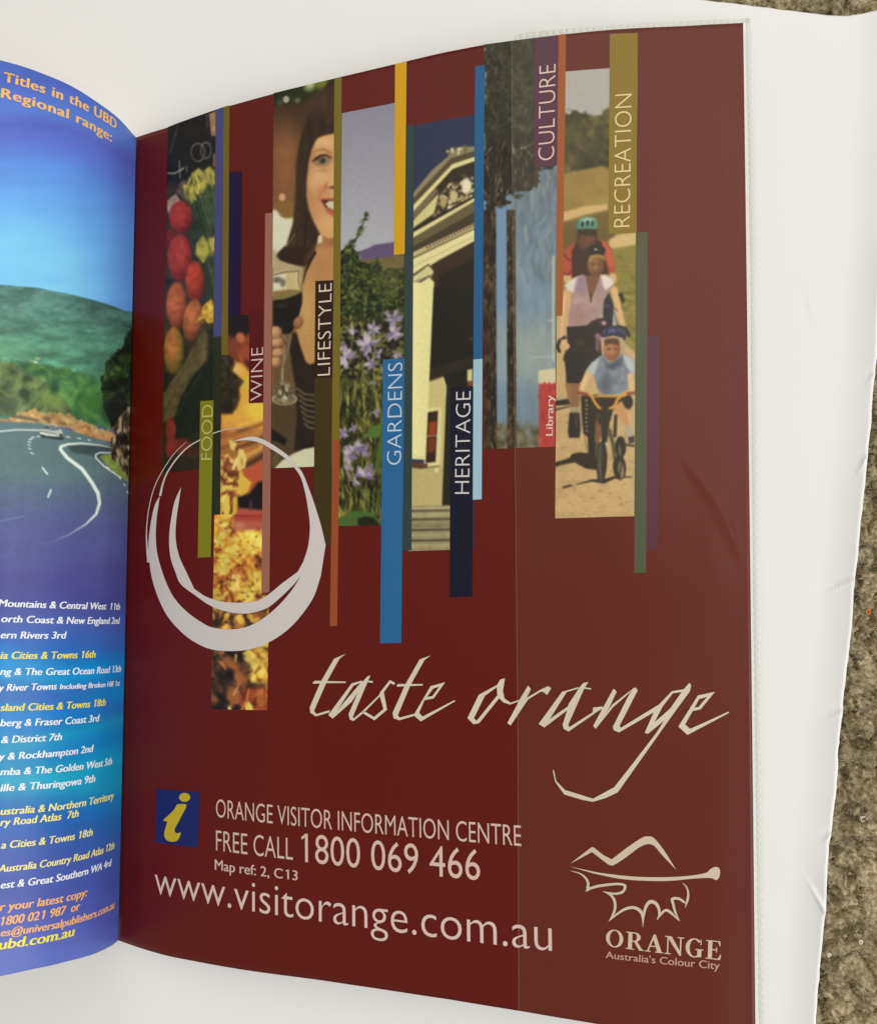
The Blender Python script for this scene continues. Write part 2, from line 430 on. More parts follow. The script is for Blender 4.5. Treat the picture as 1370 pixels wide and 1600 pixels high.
# loose fibre ends over the near pile
r = np.random.default_rng(21); n = 100000
fx = r.uniform(x_lo, x_hi, n); fy = r.uniform(y_lo, y_hi, n)
fx[:22000] = r.uniform(x_hi - .004, x_hi + .05, 22000)
fz = carpet_h(fx, fy)
ang = r.uniform(0, 2 * math.pi, n); ln = r.uniform(.0006, .0019, n); up = r.uniform(.2, .9, n)
dx, dy = np.cos(ang), np.sin(ang); wd = r.uniform(.00006, .00012, n)
base = np.stack([fx, fy, fz - .0002], 1); side = np.stack([-dy, dx, 0 * dx], 1) * wd[:, None]
mid = base + np.stack([dx * ln * .35, dy * ln * .35, ln * up * .6], 1); tip = base + np.stack([dx * ln, dy * ln, ln * up * .7], 1)
V = np.stack([base - side, base + side, mid + side, mid - side, tip], 1).reshape(-1, 3)
k = np.arange(n) * 5
Fc = [(a, a + 1, a + 2, a + 3) for a in k] + [(a + 3, a + 2, a + 4) for a in k]
tag(link('carpet_fibres', rawmesh('carpet_fibres', V, Fc), CARPET), kind='stuff')

# the white sheet under the book; its torn right and top edges as in the photograph
EDGE = [(-60, 1398), (100, 1392), (300, 1384), (420, 1376), (520, 1371), (575, 1366), (650, 1360), (710, 1354), (795, 1345), (862, 1340), (905, 1334.5), (912, 1333), (980, 1329),
        (1062, 1320), (1108, 1315), (1116, 1313), (1200, 1307.5), (1257, 1302), (1300, 1298), (1308, 1296), (1370, 1292), (1420, 1289), (1428, 1286.5), (1462, 1285), (1525, 1279), (1600, 1273), (1700, 1265), (2050, 1236)]
TOPE = [(-700, -80), (900, -40), (1020, -16), (1095, -4), (1130, 0), (1180, 6), (1250, 15), (1290, 20), (1325, 21), (1350, 17), (1372, 13), (1400, 6)]
ev = np.array(EDGE, float); tv = np.array(TOPE, float)
nv, nu = 700, 420
v = np.linspace(0, 1, nv)[:, None]; u = (1 - (1 - np.linspace(0, 1, nu)) ** 1.9)[None, :]
yn = v * 2050
wob = .9 * (vnoise(yn, yn * 0, 9., 31, 3) - .5) + 1.6 * (vnoise(yn, yn * 0, 40., 32, 2) - .5)
R_ = np.interp(yn, ev[:, 0], ev[:, 1]) + wob * 1.6
PX = -620 + u * (R_ + 620)
T_ = np.interp(PX, tv[:, 0], tv[:, 1]) + 1.2 * (vnoise(PX, PX * 0, 14., 33, 2) - .5)
PY = T_ + v * (2050 - T_)
SX, SY = ground(PX, PY)
de = (R_ - PX) / 5.2 * .001                                   # metres in from the right edge
dt = (PY - T_) / 5.0 * .001
Z = .0004 * (vnoise(SX, SY, .07, 41, 2) - .5) + .00015 * (vnoise(SX, SY, .02, 42, 2) - .5)
roll = np.clip(1 - de / .011, 0, 1) ** 2 * (.55 + .9 * vnoise(PY, PY * 0, 160., 43, 2))
Z = Z + .0013 * roll - .0010 * np.clip(1 - dt / .012, 0, 1) ** 2
Z = Z - .0004 * np.clip(1 - de / .0011, 0, 1) ** 2
for (ax, ay, bx, by, amp) in ((1334, 905, 1288, 925, .0007), (1315, 1110, 1292, 1121, .0007), (1289, 1421, 1258, 1368, .0009), (1297, 1302, 1284, 1314, .0005),
                              (1352, 715, 1335, 745, .0005), (1366, 585, 1350, 600, .0004), (1262, 470, 1275, 520, .00012)):
    vx, vy = bx - ax, by - ay; t = ((PX - ax) * vx + (PY - ay) * vy) / (vx * vx + vy * vy)
    d = np.hypot(PX - ax - np.clip(t, 0, 1) * vx, PY - ay - np.clip(t, 0, 1) * vy); sg = (PX - ax) * vy - (PY - ay) * vx
    amp *= .65; Z = Z + amp * np.exp(-(d / 4.) ** 2) * (1 - np.clip(t, 0, 1)) - .7 * amp * np.exp(-(d / 13.) ** 2) * (sg < 0) * (1 - .8 * np.clip(t, 0, 1))
me = gridmesh('white_sheet', np.stack([SX, SY, Z], -1)[::-1])
sheet = link('paper_sheet', me, paper_mat('white_paper', (238, 238, 237)))
md = sheet.modifiers.new('thickness', 'SOLIDIFY'); md.thickness = .00025; md.offset = -1
tag(sheet, 'large white paper sheet with creased wavy edge on the carpet under the book', 'paper sheet')

# lint
for (px, py, sz, col, lab) in ((1348, 1280, .0011, (235, 228, 205), 'largest white lint curl on the carpet right of the sheet'),
                               (1345, 1473, .0008, (225, 212, 180), 'small cream lint curl on the carpet near the bottom right corner'),
                               (1295, 1493, .0007, (230, 226, 210), 'tiny white lint speck on the carpet close beside the sheet edge'),
                               (1356, 956, .0009, (205, 120, 50), 'orange fluff fibre caught in the carpet at the right margin')):
    X0, Y0 = ground(px, py); z0 = float(carpet_h(np.array([X0]), np.array([Y0]))[0]) + .0012
    X0, Y0 = ground(px, py, z0)
    bm = bmesh.new(); rr = random.Random(px)
    ph = rr.uniform(0, 6); path = []
    for i in range(15):
        a = ph + i * .95; q = sz * (.42 + .25 * rr.random())
        path.append(Vector((q * math.cos(a), q * 1.3 * math.sin(a) , sz * .35 * math.sin(i * .9))))
    rings = []
    for i, p in enumerate(path):
        t = (path[min(i + 1, 14)] - path[max(i - 1, 0)]).normalized(); s1 = t.cross(Vector((0, 0, 1))).normalized(); s2 = s1.cross(t)
        rad = sz * .34 * (1 - abs(i - 7) / 10)
        rings.append([bm.verts.new(p + (s1 * math.cos(b) + s2 * math.sin(b)) * rad) for b in [k2 * math.pi / 3 for k2 in range(6)]])
    for a, b in zip(rings[:-1], rings[1:]):
        for k2 in range(6): bm.faces.new((a[k2], a[(k2 + 1) % 6], b[(k2 + 1) % 6], b[k2]))
    bm.faces.new(rings[0][::-1]); bm.faces.new(rings[-1])
    me = bpy.data.meshes.new('lint'); bm.to_mesh(me); bm.free()
    o = link('lint', me, paper_mat('lint_fluff', col)); o.location = (float(X0), float(Y0), z0)
    tag(o, lab, 'lint', 'lint specks on the carpet')

# ================================================================== THE BOOK
book = tag(empty('open_book', (-.2248, 0, 0)), 'open paperback directory showing a dark red back cover and a blue facing page', 'book')
def page_outline_grid(surf, top, bot, side, sl, n_s, n_y, h):
    """page area between its measured top and bottom edges"""
    st, Yt = surf.hit(*np.array(top, float).T); sb, Yb = surf.hit(*np.array(bot, float).T)
    sg = np.linspace(sl[0], sl[1], n_s)
    o = np.argsort(st); p = np.argsort(sb)
    yt = np.interp(sg, st[o], Yt[o]); yb = np.interp(sg, sb[p], Yb[p])
    k = np.ones(9) / 9; pad = lambda a: np.convolve(np.r_[[a[0]] * 4, a, [a[-1]] * 4], k, 'valid')
    yt, yb = pad(yt), pad(yb)
    v = np.linspace(0, 1, n_y)[:, None]; Yg = yt[None] * (1 - v) + yb[None] * v
    return np.tile(sg, (n_y, 1)), Yg
RTOP = [(213, 214), (262, 199), (337, 171), (380, 159), (427, 146), (480, 132.5), (535, 119), (617, 99.5), (690, 82), (755, 69.5), (800, 63.5), (837, 59.5), (872, 54), (952, 46), (1080, 39.5), (1160, 35)]
RBOT = [(185, 1470), (265, 1495), (380, 1516), (500, 1532), (600, 1547), (700, 1562), (810, 1580), (920, 1598.5), (1050, 1619), (1181, 1640)]
LEFTX = lambda y: np.interp(y, [214, 1470], [212.5, 185.0])
RIGHTX = [(35, 1159.5), (189, 1163.4), (351, 1166), (429, 1168), (700, 1169.4), (900, 1171), (1200, 1175), (1600, 1180), (1700, 1181.5)]
# right side: the inside of the back cover; first and last columns follow the fold and the fore edge
s_l, Y_l = RP.hit([213, 185], [214, 1470])
def rp_grid(n_s, n_y):
    v = np.linspace(0, 1, n_y)
    st, Yt = RP.hit(*np.array(RTOP, float).T); sb, Yb = RP.hit(*np.array(RBOT, float).T)
    ry = np.array(RIGHTX, float); sr, Yr = RP.hit(ry[:, 1], ry[:, 0])
    sg = np.linspace(0, 1, n_s)
    k = np.ones(7) / 7; pad = lambda a: np.convolve(np.r_[a[0] + (a[0] - a[3:0:-1]), a, a[-1] + (a[-1] - a[-2:-5:-1])], k, 'valid')
    S_, Y_ = np.zeros((n_y, n_s)), np.zeros((n_y, n_s))
    sL = np.linspace(s_l[0], s_l[1], n_y)
    sR0 = np.interp(-np.linspace(Yr[0], Yr[-1], n_y), -Yr, sr); pr = np.polyfit(Yr, sr, 2); sR = np.polyval(pr, np.linspace(Yt[-1], Yb[-1], n_y))
    top_s = sL[0] + sg * (sR[0] - sL[0]); bot_s = sL[-1] + sg * (sR[-1] - sL[-1])
    yt = pad(np.interp(top_s, st, Yt)); yb = pad(np.interp(bot_s, sb, Yb))
    S_ = sL[:, None] + sg[None] * (sR - sL)[:, None]
    Y_ = yt[None] * (1 - v[:, None]) + yb[None] * v[:, None]
    return S_, Y_
Sg, Yg = rp_grid(240, 160)
P = RP.at(Sg, Yg)
MAROON = (95, 29, 22)
def maroon_page(me):
    pass
T_COVER = .0007
def slab(name, surf, Sg, Yg, thick, mat, parent, ink_rgb=None, g=None):
    """closed board: printed face, plain back and rim"""
    A = surf.at(Sg, Yg, 0); Bk = surf.at(Sg, Yg, -thick); r, c = Sg.shape
    V = np.vstack([A.reshape(-1, 3), Bk.reshape(-1, 3)]); o = r * c
    q = (np.arange(r - 1)[:, None] * c + np.arange(c - 1)[None]).ravel(); F1 = np.stack([q, q + c, q + 1 + c, q + 1], 1); F2 = F1[:, ::-1] + o
    b = np.r_[np.arange(c - 1), (np.arange(r - 1)) * c + c - 1, (r - 1) * c + np.arange(c - 1, 0, -1), np.arange(r - 1, 0, -1) * c]
    b2 = np.roll(b, -1); Rm = np.stack([b, b2, b2 + o, b + o], 1)
    Fc = np.vstack([F1, F2, Rm]).tolist()
    if surf is LP: Fc = [f[::-1] for f in Fc]
    me = rawmesh(name, V, Fc); me.materials.append(mat); me.materials.append(PAPER)
    mi = np.zeros(len(Fc), np.int32); mi[len(F1):] = 1; me.polygons.foreach_set('material_index', mi)
    sm = np.ones(len(Fc), bool); sm[len(F1) + len(F2):] = False; me.polygons.foreach_set('use_smooth', sm)
    ob = bpy.data.objects.new(name, me); COL.objects.link(ob); ob.parent = parent
    ob.matrix_parent_inverse = Matrix.Translation((.2248, 0, 0))
    if ink_rgb is not None:
        setink(me, ink_rgb, g)
    return ob
PAPER = paper_mat('page_edge_paper', (238, 234, 224))
right = slab('back_cover', RP, Sg, Yg, T_COVER, ink(MAROON), book); right['label'] = 'dark red printed inside of the back cover'
Rr = right
# ---- the printed photographs hanging from the top edge
def paint_food(p):
    srand(1)
    p.z(200, 140, 4)
    p.mix(np.clip((620 - p.Y) / 60, 0, 1), (30, 29, 27)); p.tex(.25, 60, 2)
    p.poly([(505, 150), (550, 130), (550, 290), (520, 285)], (165, 125, 98)).poly([(530, 400), (550, 400), (550, 480), (530, 480)], (120, 90, 70))
    p.line([(310, 225), (290, 300), (262, 400)], 4, (150, 150, 140), a=.6).line([(490, 150), (495, 235)], 5, (150, 145, 130), a=.6)
    p.line([(320, 440), (326, 550)], 6, (175, 170, 160), a=.8).line([(250, 520), (290, 522), (348, 490)], 8, (190, 185, 175), a=.85).line([(365, 478), (368, 515)], 6, (160, 155, 145), a=.8)
    p.arc(437, 390, 42, 56, 6, (140, 135, 125), .75).arc(487, 378, 32, 50, 6, (130, 125, 118), .75)
    p.poly([(330, 570), (400, 560), (400, 720), (300, 640)], (85, 75, 70), 12)
    p.poly([(245, 690), (300, 650), (325, 690), (262, 778), (245, 760)], (170, 135, 130), 8)
    p.poly([(395, 680), (545, 560), (560, 1300), (480, 1310), (380, 900)], (50, 58, 42), 10)
    p.line([(430, 700), (505, 900)], 62, (55, 70, 46), 14).line([(480, 640), (545, 840)], 50, (66, 84, 56), 12).line([(535, 620), (560, 760)], 40, (70, 82, 70), 10)
    p.line([(450, 660), (520, 880)], 7, (130, 145, 105), 8, .6).line([(420, 700), (480, 900)], 6, (28, 34, 22), 8)
    p.line([(510, 1040), (560, 1230)], 66, (58, 70, 50), 14).line([(500, 1060), (545, 1240)], 6, (110, 120, 88), 6, .6)
    for pts in ([(345, 600), (385, 578), (400, 520), (440, 488), (480, 520), (502, 572), (470, 640), (425, 655), (395, 712), (362, 680)], [(480, 500), (510, 478), (545, 510), (545, 595), (500, 600)],
                [(428, 962), (468, 908), (500, 958), (512, 1020), (470, 1082), (422, 1030)], [(500, 928), (550, 918), (550, 1015), (515, 1012)]):
        p.poly(pts, (168, 158, 72), 14)
    mk = p.mask([(345, 600), (400, 500), (545, 480), (545, 600), (395, 712)]) + p.mask([(425, 940), (550, 900), (550, 1020), (470, 1082)])
    p.leaves(130, (340, 480, 550, 1085), (8, 28), [(206, 196, 104), (128, 122, 48), (96, 104, 44), (196, 160, 70), (150, 140, 70)], mk, .28, 80, .7)
    p.leaves(26, (340, 540, 550, 700), (10, 30), [(60, 72, 40), (90, 96, 50)], None, .3, 80, .6)
    p.ell(330, 795, 74, 100, (176, 62, 52), col2=(110, 32, 28)).ell(262, 930, 30, 60, (120, 38, 32)).ell(323, 1050, 77, 148, (178, 64, 54), col2=(118, 34, 30)).ell(418, 1198, 58, 128, (190, 66, 44), col2=(110, 38, 28))
    p.ell(303, 1350, 64, 150, (192, 100, 58), col2=(112, 52, 32)).ell(404, 1440, 60, 130, (188, 108, 62), 8, col2=(115, 60, 36))
    p.poly([(470, 1350), (520, 1308), (547, 1370), (545, 1450), (500, 1462), (470, 1430), (428, 1455), (458, 1400)], (208, 168, 62), 10)
    p.leaves(18, (430, 1310, 547, 1460), (10, 26), [(225, 190, 90), (165, 120, 40)], p.mask([(470, 1350), (520, 1308), (547, 1370), (545, 1450), (500, 1462), (428, 1455)]), .4, 90, .7)
    p.z(200, 500, 4)
    p.poly([(222, 340), (330, 300), (400, 180), (500, 60), (545, 60), (545, 950), (222, 950)], (42, 40, 30), 10)
    p.ell(286, 190, 62, 148, (178, 112, 58), col2=(92, 82, 36))
    p.poly([(470, 60), (500, 80), (495, 250), (390, 380), (300, 600), (222, 640), (222, 460), (330, 300)], (92, 80, 52), 16)
    mk = p.mask([(470, 60), (500, 80), (495, 250), (390, 380), (300, 600), (222, 640), (222, 460), (330, 300)])
    p.leaves(160, (222, 60, 500, 640), (20, 70), [(125, 108, 72), (60, 52, 34), (108, 96, 66)], mk, .05, -52, .6)
    p.poly([(545, 200), (545, 620), (430, 700), (300, 760), (290, 620), (330, 480), (420, 330)], (31, 36, 28), 14).line([(310, 600), (360, 470), (460, 330)], 6, (70, 76, 60), 8, .5)
    p.ell(266, 690, 34, 78, (125, 48, 38), soft=.4).ell(330, 790, 66, 52, (112, 44, 34), soft=.4).ell(262, 800, 30, 60, (125, 42, 38), soft=.4).ell(400, 830, 60, 30, (70, 40, 30), soft=.5)
    p.tex(.22, 26, 11); p.mix(np.clip((p.Y - 850) / 120, 0, .55), (52, 38, 30))
photo('printed_photo', RP, [(262.5, 198), (338, 170.5), (333, 731), (252.5, 739)], paint_food, Rr, label='narrow photo of tomatoes and yellow flowered zucchini')
def paint_wine(p):
    srand(2); p.z(330, 480, 4.71)
    p.mix(np.ones(p.X.size), (120, 56, 34)); p.pal(40, 11, [(70, 34, 26), (150, 72, 40), (176, 90, 50), (96, 44, 30)], .8)
    p.poly([(110, 20), (285, 20), (285, 190), (240, 200), (200, 190), (175, 225), (120, 200)], (34, 22, 24), 26)
    p.ell(214, 226, 34, 40, (190, 110, 76), soft=.7).ell(160, 290, 50, 60, (128, 64, 44), soft=.8).ell(250, 330, 40, 60, (156, 70, 46), soft=.9).ell(262, 425, 30, 40, (90, 36, 32), soft=.9)
    p.poly([(175, 400), (240, 420), (290, 480), (290, 690), (400, 690), (400, 900), (70, 900), (75, 790), (150, 780), (200, 600)], (224, 166, 66), 34)
    p.ell(330, 760, 80, 60, (232, 196, 70), soft=.9).ell(190, 460, 40, 44, (224, 180, 100), soft=.8).ell(250, 560, 34, 60, (216, 178, 64), soft=.9)
    dk = [(60, 350), (140, 352), (165, 420), (150, 470), (235, 545), (200, 600), (210, 660), (185, 740), (150, 778), (60, 780)]
    p.poly(dk, (52, 44, 32), 26); p.pal(36, 13, [(34, 28, 22), (78, 68, 50), (50, 40, 30)], .7 * p.mask(dk, 30))
    p.mix(np.clip((p.Y - 820) / 60, 0, 1) * .6, (214, 150, 76))
    for i, (x0, y0, x1, y1, w, c) in enumerate(((60, 960, 260, 900, 22, (150, 92, 44)), (200, 910, 400, 850, 20, (120, 74, 36)), (60, 1040, 200, 985, 20, (128, 80, 40)), (260, 950, 400, 900, 16, (196, 140, 70)), (180, 1040, 400, 950, 26, (96, 56, 30)),
            (230, 1110, 400, 1010, 26, (226, 172, 88)), (240, 1170, 400, 1080, 44, (84, 50, 34)), (200, 870, 400, 800, 14, (236, 190, 96)))):
        p.line([(x0, y0), ((x0 + x1) / 2, (y0 + y1) / 2 + 6), (x1, y1)], w, c, 26, .85)
    p.poly([(230, 1190), (300, 1180), (400, 1110), (400, 1240), (300, 1330), (250, 1390), (180, 1390)], (190, 84, 54), 34)
    p.poly([(190, 1400), (280, 1370), (340, 1290), (400, 1270), (400, 1500), (200, 1480)], (30, 18, 26), 26).ell(290, 1460, 14, 40, (76, 40, 80), soft=.9)
    p.poly([(60, 1480), (400, 1500), (400, 1640), (60, 1640)], (182, 78, 68), 40)
    lf = [(60, 1110), (120, 1080), (190, 1130), (230, 1200), (250, 1330), (190, 1380), (190, 1500), (150, 1600), (60, 1600)]
    m = p.mask(lf, 16); p.pal(34, 15, [(104, 52, 30), (150, 92, 44), (206, 160, 62), (226, 198, 96), (170, 96, 70), (214, 186, 110)], m, contrast=2.6)
    for pts, c in (([(205, 1040), (235, 1048), (262, 1110), (250, 1180), (210, 1200), (180, 1160)], (228, 204, 118)), ([(180, 1100), (195, 1120), (170, 1200), (150, 1190)], (240, 220, 160)), ([(215, 1190), (240, 1240), (298, 1290), (270, 1360), (220, 1390), (190, 1370), (200, 1290)], (224, 180, 70)),
                   ([(110, 1380), (135, 1400), (140, 1480), (120, 1590), (90, 1560), (95, 1450)], (226, 198, 84)), ([(130, 970), (190, 1000), (170, 1060), (140, 1040)], (226, 196, 110)), ([(160, 1390), (190, 1420), (185, 1500), (160, 1540)], (216, 176, 60))):
        p.poly(pts, c, 10, .9)
    p.ell(225, 1140, 10, 34, (196, 150, 70), soft=.9).ell(120, 1130, 18, 30, (130, 60, 50), soft=.9, a=.8)
photo('printed_photo', RP, [(346, 492.6), (412.8, 491.5), (409.7, 806), (344.2, 806)], paint_wine, Rr, (120, 60, 30), label='narrow photo of glowing orange fire and dark figures')
def paint_leaf(p):
    srand(3); p.z(325, 800, 5.076)
    p.pal(70, 21, [(104, 50, 30), (170, 100, 42), (212, 154, 52), (228, 190, 76), (234, 210, 110), (206, 140, 56), (226, 194, 86), (190, 96, 54)], 1., contrast=2.7, oct_=5)
    p.leaves(110, (30, 20, 510, 780), (14, 34), [(230, 200, 88), (238, 216, 132), (220, 170, 62), (226, 190, 76)], None, .55, None, .7)
    p.leaves(90, (30, 60, 510, 780), (6, 15), [(132, 66, 38), (150, 76, 52), (96, 52, 30), (110, 84, 44)], None, .6, None, .8)
    m = np.clip((165 + 50 * (vnoise(p.X, p.Y, 40, 3, 3) - .5) - p.Y) / 40, 0, 1) * np.clip((p.X - 190) / 30, 0, 1); p.mix(m, (184, 92, 76)); p.mix(m * np.clip((90 - p.Y) / 60, 0, 1), (164, 58, 52)); p.mix(m * np.clip(1 - np.hypot((p.X - 250) / 70, (p.Y - 110) / 50), 0, 1), (200, 134, 100))
    p.pal(44, 24, [(34, 28, 26), (60, 44, 30), (150, 100, 46), (222, 186, 86), (200, 120, 60)], np.clip((p.Y - 740) / 50, 0, 1) * np.clip((960 - p.Y) / 50, 0, 1) * .85, contrast=2.8)
    t = np.clip((p.Y - 1060) / 30, 0, 1)
    e = p.X + (vnoise(p.X, p.Y, 90, 27, 4) - .5) * 260
    p.pal(80, 23, [(26, 24, 26), (56, 40, 30), (92, 60, 40), (116, 74, 46), (44, 34, 30), (160, 96, 56)], t, contrast=2.6, oct_=5)
    p.pal(52, 25, [(150, 96, 40), (212, 168, 68), (236, 208, 108), (222, 186, 84), (96, 66, 36)], t * np.clip((e - 300) / 50, 0, 1) * np.clip((1390 - p.Y) / 60, 0, 1), contrast=2.6)
    p.pal(60, 26, [(110, 48, 34), (176, 86, 48), (204, 116, 60), (150, 62, 42)], t * np.clip((e - 290) / 50, 0, 1) * np.clip((p.Y - 1370) / 50, 0, 1), contrast=2.4)
    p.mix(np.clip(1 - np.hypot((p.X - 100) / 110, (p.Y - 1330) / 150), 0, 1) ** .7 * .8, (26, 24, 26))
    p.line([(80, 1185), (115, 1205), (140, 1250)], [10, 26, 10], (196, 120, 74), 14).line([(222, 1135), (218, 1190)], [18, 8], (214, 178, 90), 12).line([(238, 1385), (205, 1450)], [10, 16], (204, 158, 116), 10).line([(325, 1400), (305, 1500), (255, 1590)], [8, 18, 14], (206, 128, 64), 12)
    p.rag = 14; p.poly([(320, 1500), (360, 1550), (356, 1590), (300, 1590), (292, 1555)], (232, 198, 100), 10).poly([(150, 1540), (180, 1548), (186, 1590), (164, 1586)], (214, 196, 134), 8); p.rag = 0
photo('printed_photo', RP, [(335.2, 804), (422.5, 804), (417.6, 1110), (329.8, 1108)], paint_leaf, Rr, (176, 120, 44), h=.06, label='narrow photo of golden autumn vine leaves')
def paint_woman(p):
    srand(4); p.z(425, 120, 5.718)
    p.grad(200, 1250, (66, 46, 28), (128, 92, 52)); p.ell(110, 780, 130, 330, (136, 88, 56), soft=1.1, a=.9); p.tex(.12, 150, 6)
    p.poly([(-40, -60), (600, -60), (600, 60), (480, 130), (260, 230), (-40, 250)], (34, 38, 20), 60)
    p.pal(60, 8, [(24, 30, 16), (54, 62, 28), (40, 44, 24)], np.clip((250 - p.Y) / 60, 0, 1) * .7)
    p.ell(126, 198, 26, 30, (176, 178, 158), soft=.35).ell(126, 196, 10, 10, (140, 146, 130), soft=.6).ell(228, 208, 24, 26, (92, 100, 78), soft=.7).ell(330, 95, 44, 36, (120, 140, 90), soft=.8).ell(350, 70, 40, 24, (190, 200, 160), soft=.9).ell(440, 60, 70, 44, (112, 128, 40), soft=.9).ell(70, 230, 26, 22, (70, 76, 54), soft=.8)
    p.poly([(-40, 1180), (40, 1190), (90, 1250), (190, 1255), (200, 1700), (-40, 1700)], (212, 208, 190), 26)
    p.poly([(30, 1130), (100, 1100), (190, 1130), (195, 1240), (130, 1262), (80, 1240)], (134, 98, 50), 30).ell(90, 1074, 30, 34, (206, 154, 120), soft=.4).line([(90, 1245), (140, 1262), (190, 1250)], 8, (120, 130, 60), 16, .7)
    # skin
    p.poly([(430, 1330), (600, 1330), (600, 1900), (380, 1900), (380, 1560), (420, 1480)], (188, 132, 90), 20)
    p.ell(560, 1470, 130, 110, (160, 104, 68), soft=1., a=.8)
    fc = [(600, 480), (520, 510), (430, 535), (385, 575), (345, 660), (318, 780), (304, 920), (306, 1060), (325, 1180), (370, 1300), (430, 1400), (500, 1440), (600, 1440)]
    p.poly(fc, (206, 156, 108), 12); m = p.mask(fc, 14)
    p.mix(m * np.clip((400 - p.X) / 110, 0, 1) * .75, (164, 112, 72)); p.ell(470, 580, 90, 50, (220, 174, 126), soft=1.1, a=.8).ell(410, 930, 80, 90, (218, 172, 124), soft=1.2, a=.8)
    p.ell(400, 1110, 70, 150, (184, 130, 86), 10, soft=1.2, a=.5).ell(470, 1010, 60, 50, (196, 128, 88), soft=1.2, a=.7).ell(520, 1330, 70, 60, (216, 166, 112), soft=1.1, a=.6)
    p.line([(350, 690), (400, 655), (460, 645), (530, 680)], [6, 12, 22, 20], (150, 100, 60), 22, .8)
    p.ell(455, 738, 92, 46, (146, 100, 70), soft=.9, a=.75); p.poly([(385, 765), (420, 725), (470, 712), (520, 730), (525, 760), (470, 782), (420, 785)], (140, 116, 94), 14)
    p.line([(362, 755), (395, 730), (430, 705), (480, 695), (530, 722)], [10, 22, 20, 16, 12], (40, 28, 20), 12, .9).ell(450, 748, 28, 28, (84, 74, 54), soft=.7).ell(452, 744, 17, 18, (34, 31, 28), soft=.6).ell(443, 736, 5, 5, (150, 146, 130), soft=.8)
    p.line([(380, 775), (430, 800), (500, 790)], 7, (120, 80, 56), 14, .7).ell(460, 830, 70, 20, (176, 128, 90), soft=1.1, a=.6)
    p.ell(545, 900, 50, 130, (212, 164, 116), soft=1.2, a=.7).line([(490, 940), (478, 970), (500, 990), (560, 1000)], 10, (140, 84, 56), 18, .75).ell(540, 985, 24, 10, (96, 52, 38), soft=.9)
    p.line([(478, 980), (430, 1040), (415, 1090)], 10, (150, 98, 66), 26, .55)
    p.poly([(425, 1085), (480, 1080), (600, 1080), (600, 1260), (540, 1235), (480, 1190)], (176, 92, 70), 16).poly([(440, 1098), (500, 1100), (600, 1100), (600, 1200), (540, 1190), (480, 1160)], (70, 36, 28), 12)
    p.poly([(475, 1130), (510, 1108), (600, 1105), (600, 1200), (548, 1188), (500, 1165)], (208, 196, 170), 12)
    for x in (505, 528, 550): p.line([(x, 1115), (x + 4, 1180)], 3, (170, 150, 126), 8, .6)
    p.line([(480, 1200), (540, 1240), (600, 1258)], 16, (190, 106, 82), 14, .8)
    # hair
    hair = [(600, -60), (600, 470), (560, 500), (470, 512), (400, 545), (355, 640), (325, 760), (308, 900), (303, 1060), (325, 1180), (372, 1300), (425, 1400), (405, 1470), (380, 1520), (372, 1660), (300, 1700), (60, 1640), (30, 1590), (130, 1500),
            (190, 1300), (205, 1130), (212, 980), (215, 780), (240, 600), (290, 440), (340, 290), (420, 150), (500, 40), (560, 0)]
    p.poly(hair, (54, 37, 23), 22); m = p.mask(hair, 22)
    p.tex(.35, 26, 31, m, 1.6, .12); p.mix(m * np.clip((300 - p.X) / 90, 0, 1) * .5, (74, 54, 30)); p.ell(430, 220, 120, 120, (80, 56, 34), -50, soft=1.2, a=.6)
    p.leaves(40, (210, 250, 330, 1500), (60, 170), [(72, 50, 28), (30, 20, 12)], m, .04, 97, .35)
    p.line([(480, 420), (530, 350), (560, 320)], 7, (120, 84, 50), 14, .6).line([(515, 430), (560, 360)], 6, (110, 76, 44), 14, .5)
    p.line([(110, 1530), (160, 1470), (205, 1400)], 8, (170, 148, 116), 8, .7).line([(290, 1620), (325, 1450)], 5, (150, 120, 84), 8, .6).poly([(412, 1420), (445, 1410), (448, 1475), (405, 1490)], (212, 200, 170), 10)
    # lower half: glass of red wine, hand, dress
    p.z(420, 390, 4.573)
    p.poly([(20, -10), (60, 20), (130, 90), (250, 120), (240, 330), (20, 330)], (176, 158, 124), 30, .85)
    p.poly([(55, 45), (110, -20), (330, -20), (325, 20), (290, 90), (265, 120), (150, 100), (80, 75)], (50, 32, 20), 14)
    p.poly([(270, 110), (300, 80), (330, 10), (480, -20), (480, 500), (330, 800), (290, 820), (262, 800), (215, 660), (195, 560), (225, 420)], (186, 140, 84), 14)
    p.ell(270, 420, 50, 170, (196, 154, 96), soft=1.1, a=.7).ell(380, 120, 90, 120, (176, 122, 84), soft=1.2, a=.7)
    p.line([(330, 20), (290, 90), (262, 160), (240, 245)], [20, 22, 12, 4], (44, 26, 18), 8)
    p.poly([(32, 180), (215, 150), (225, 290), (32, 350)], (196, 176, 130), 12, .85).poly([(32, 180), (120, 170), (125, 275), (32, 300)], (214, 210, 194), 18, .8).ell(60, 215, 34, 22, (108, 104, 88), soft=.8).ell(100, 235, 20, 30, (120, 112, 92), soft=.9)
    p.line([(30, 180), (120, 158), (215, 150)], 6, (80, 66, 44), 6).line([(30, 168), (120, 148), (190, 145)], 5, (206, 196, 160), 6, .8).line([(215, 150), (208, 220), (235, 290)], 7, (110, 90, 60), 6).line([(200, 165), (196, 270)], 5, (226, 214, 176), 6, .7)
    p.poly([(30, 330), (90, 310), (160, 285), (235, 290), (235, 315), (150, 340), (30, 362)], (128, 118, 70), 8).poly([(30, 295), (100, 290), (160, 280), (160, 300), (30, 330)], (140, 104, 66), 12, .8)
    p.poly([(30, 362), (110, 352), (190, 325), (238, 300), (238, 380), (215, 470), (180, 560), (150, 600), (90, 606), (30, 550)], (28, 22, 18), 7).ell(90, 400, 50, 16, (52, 40, 34), soft=1.)
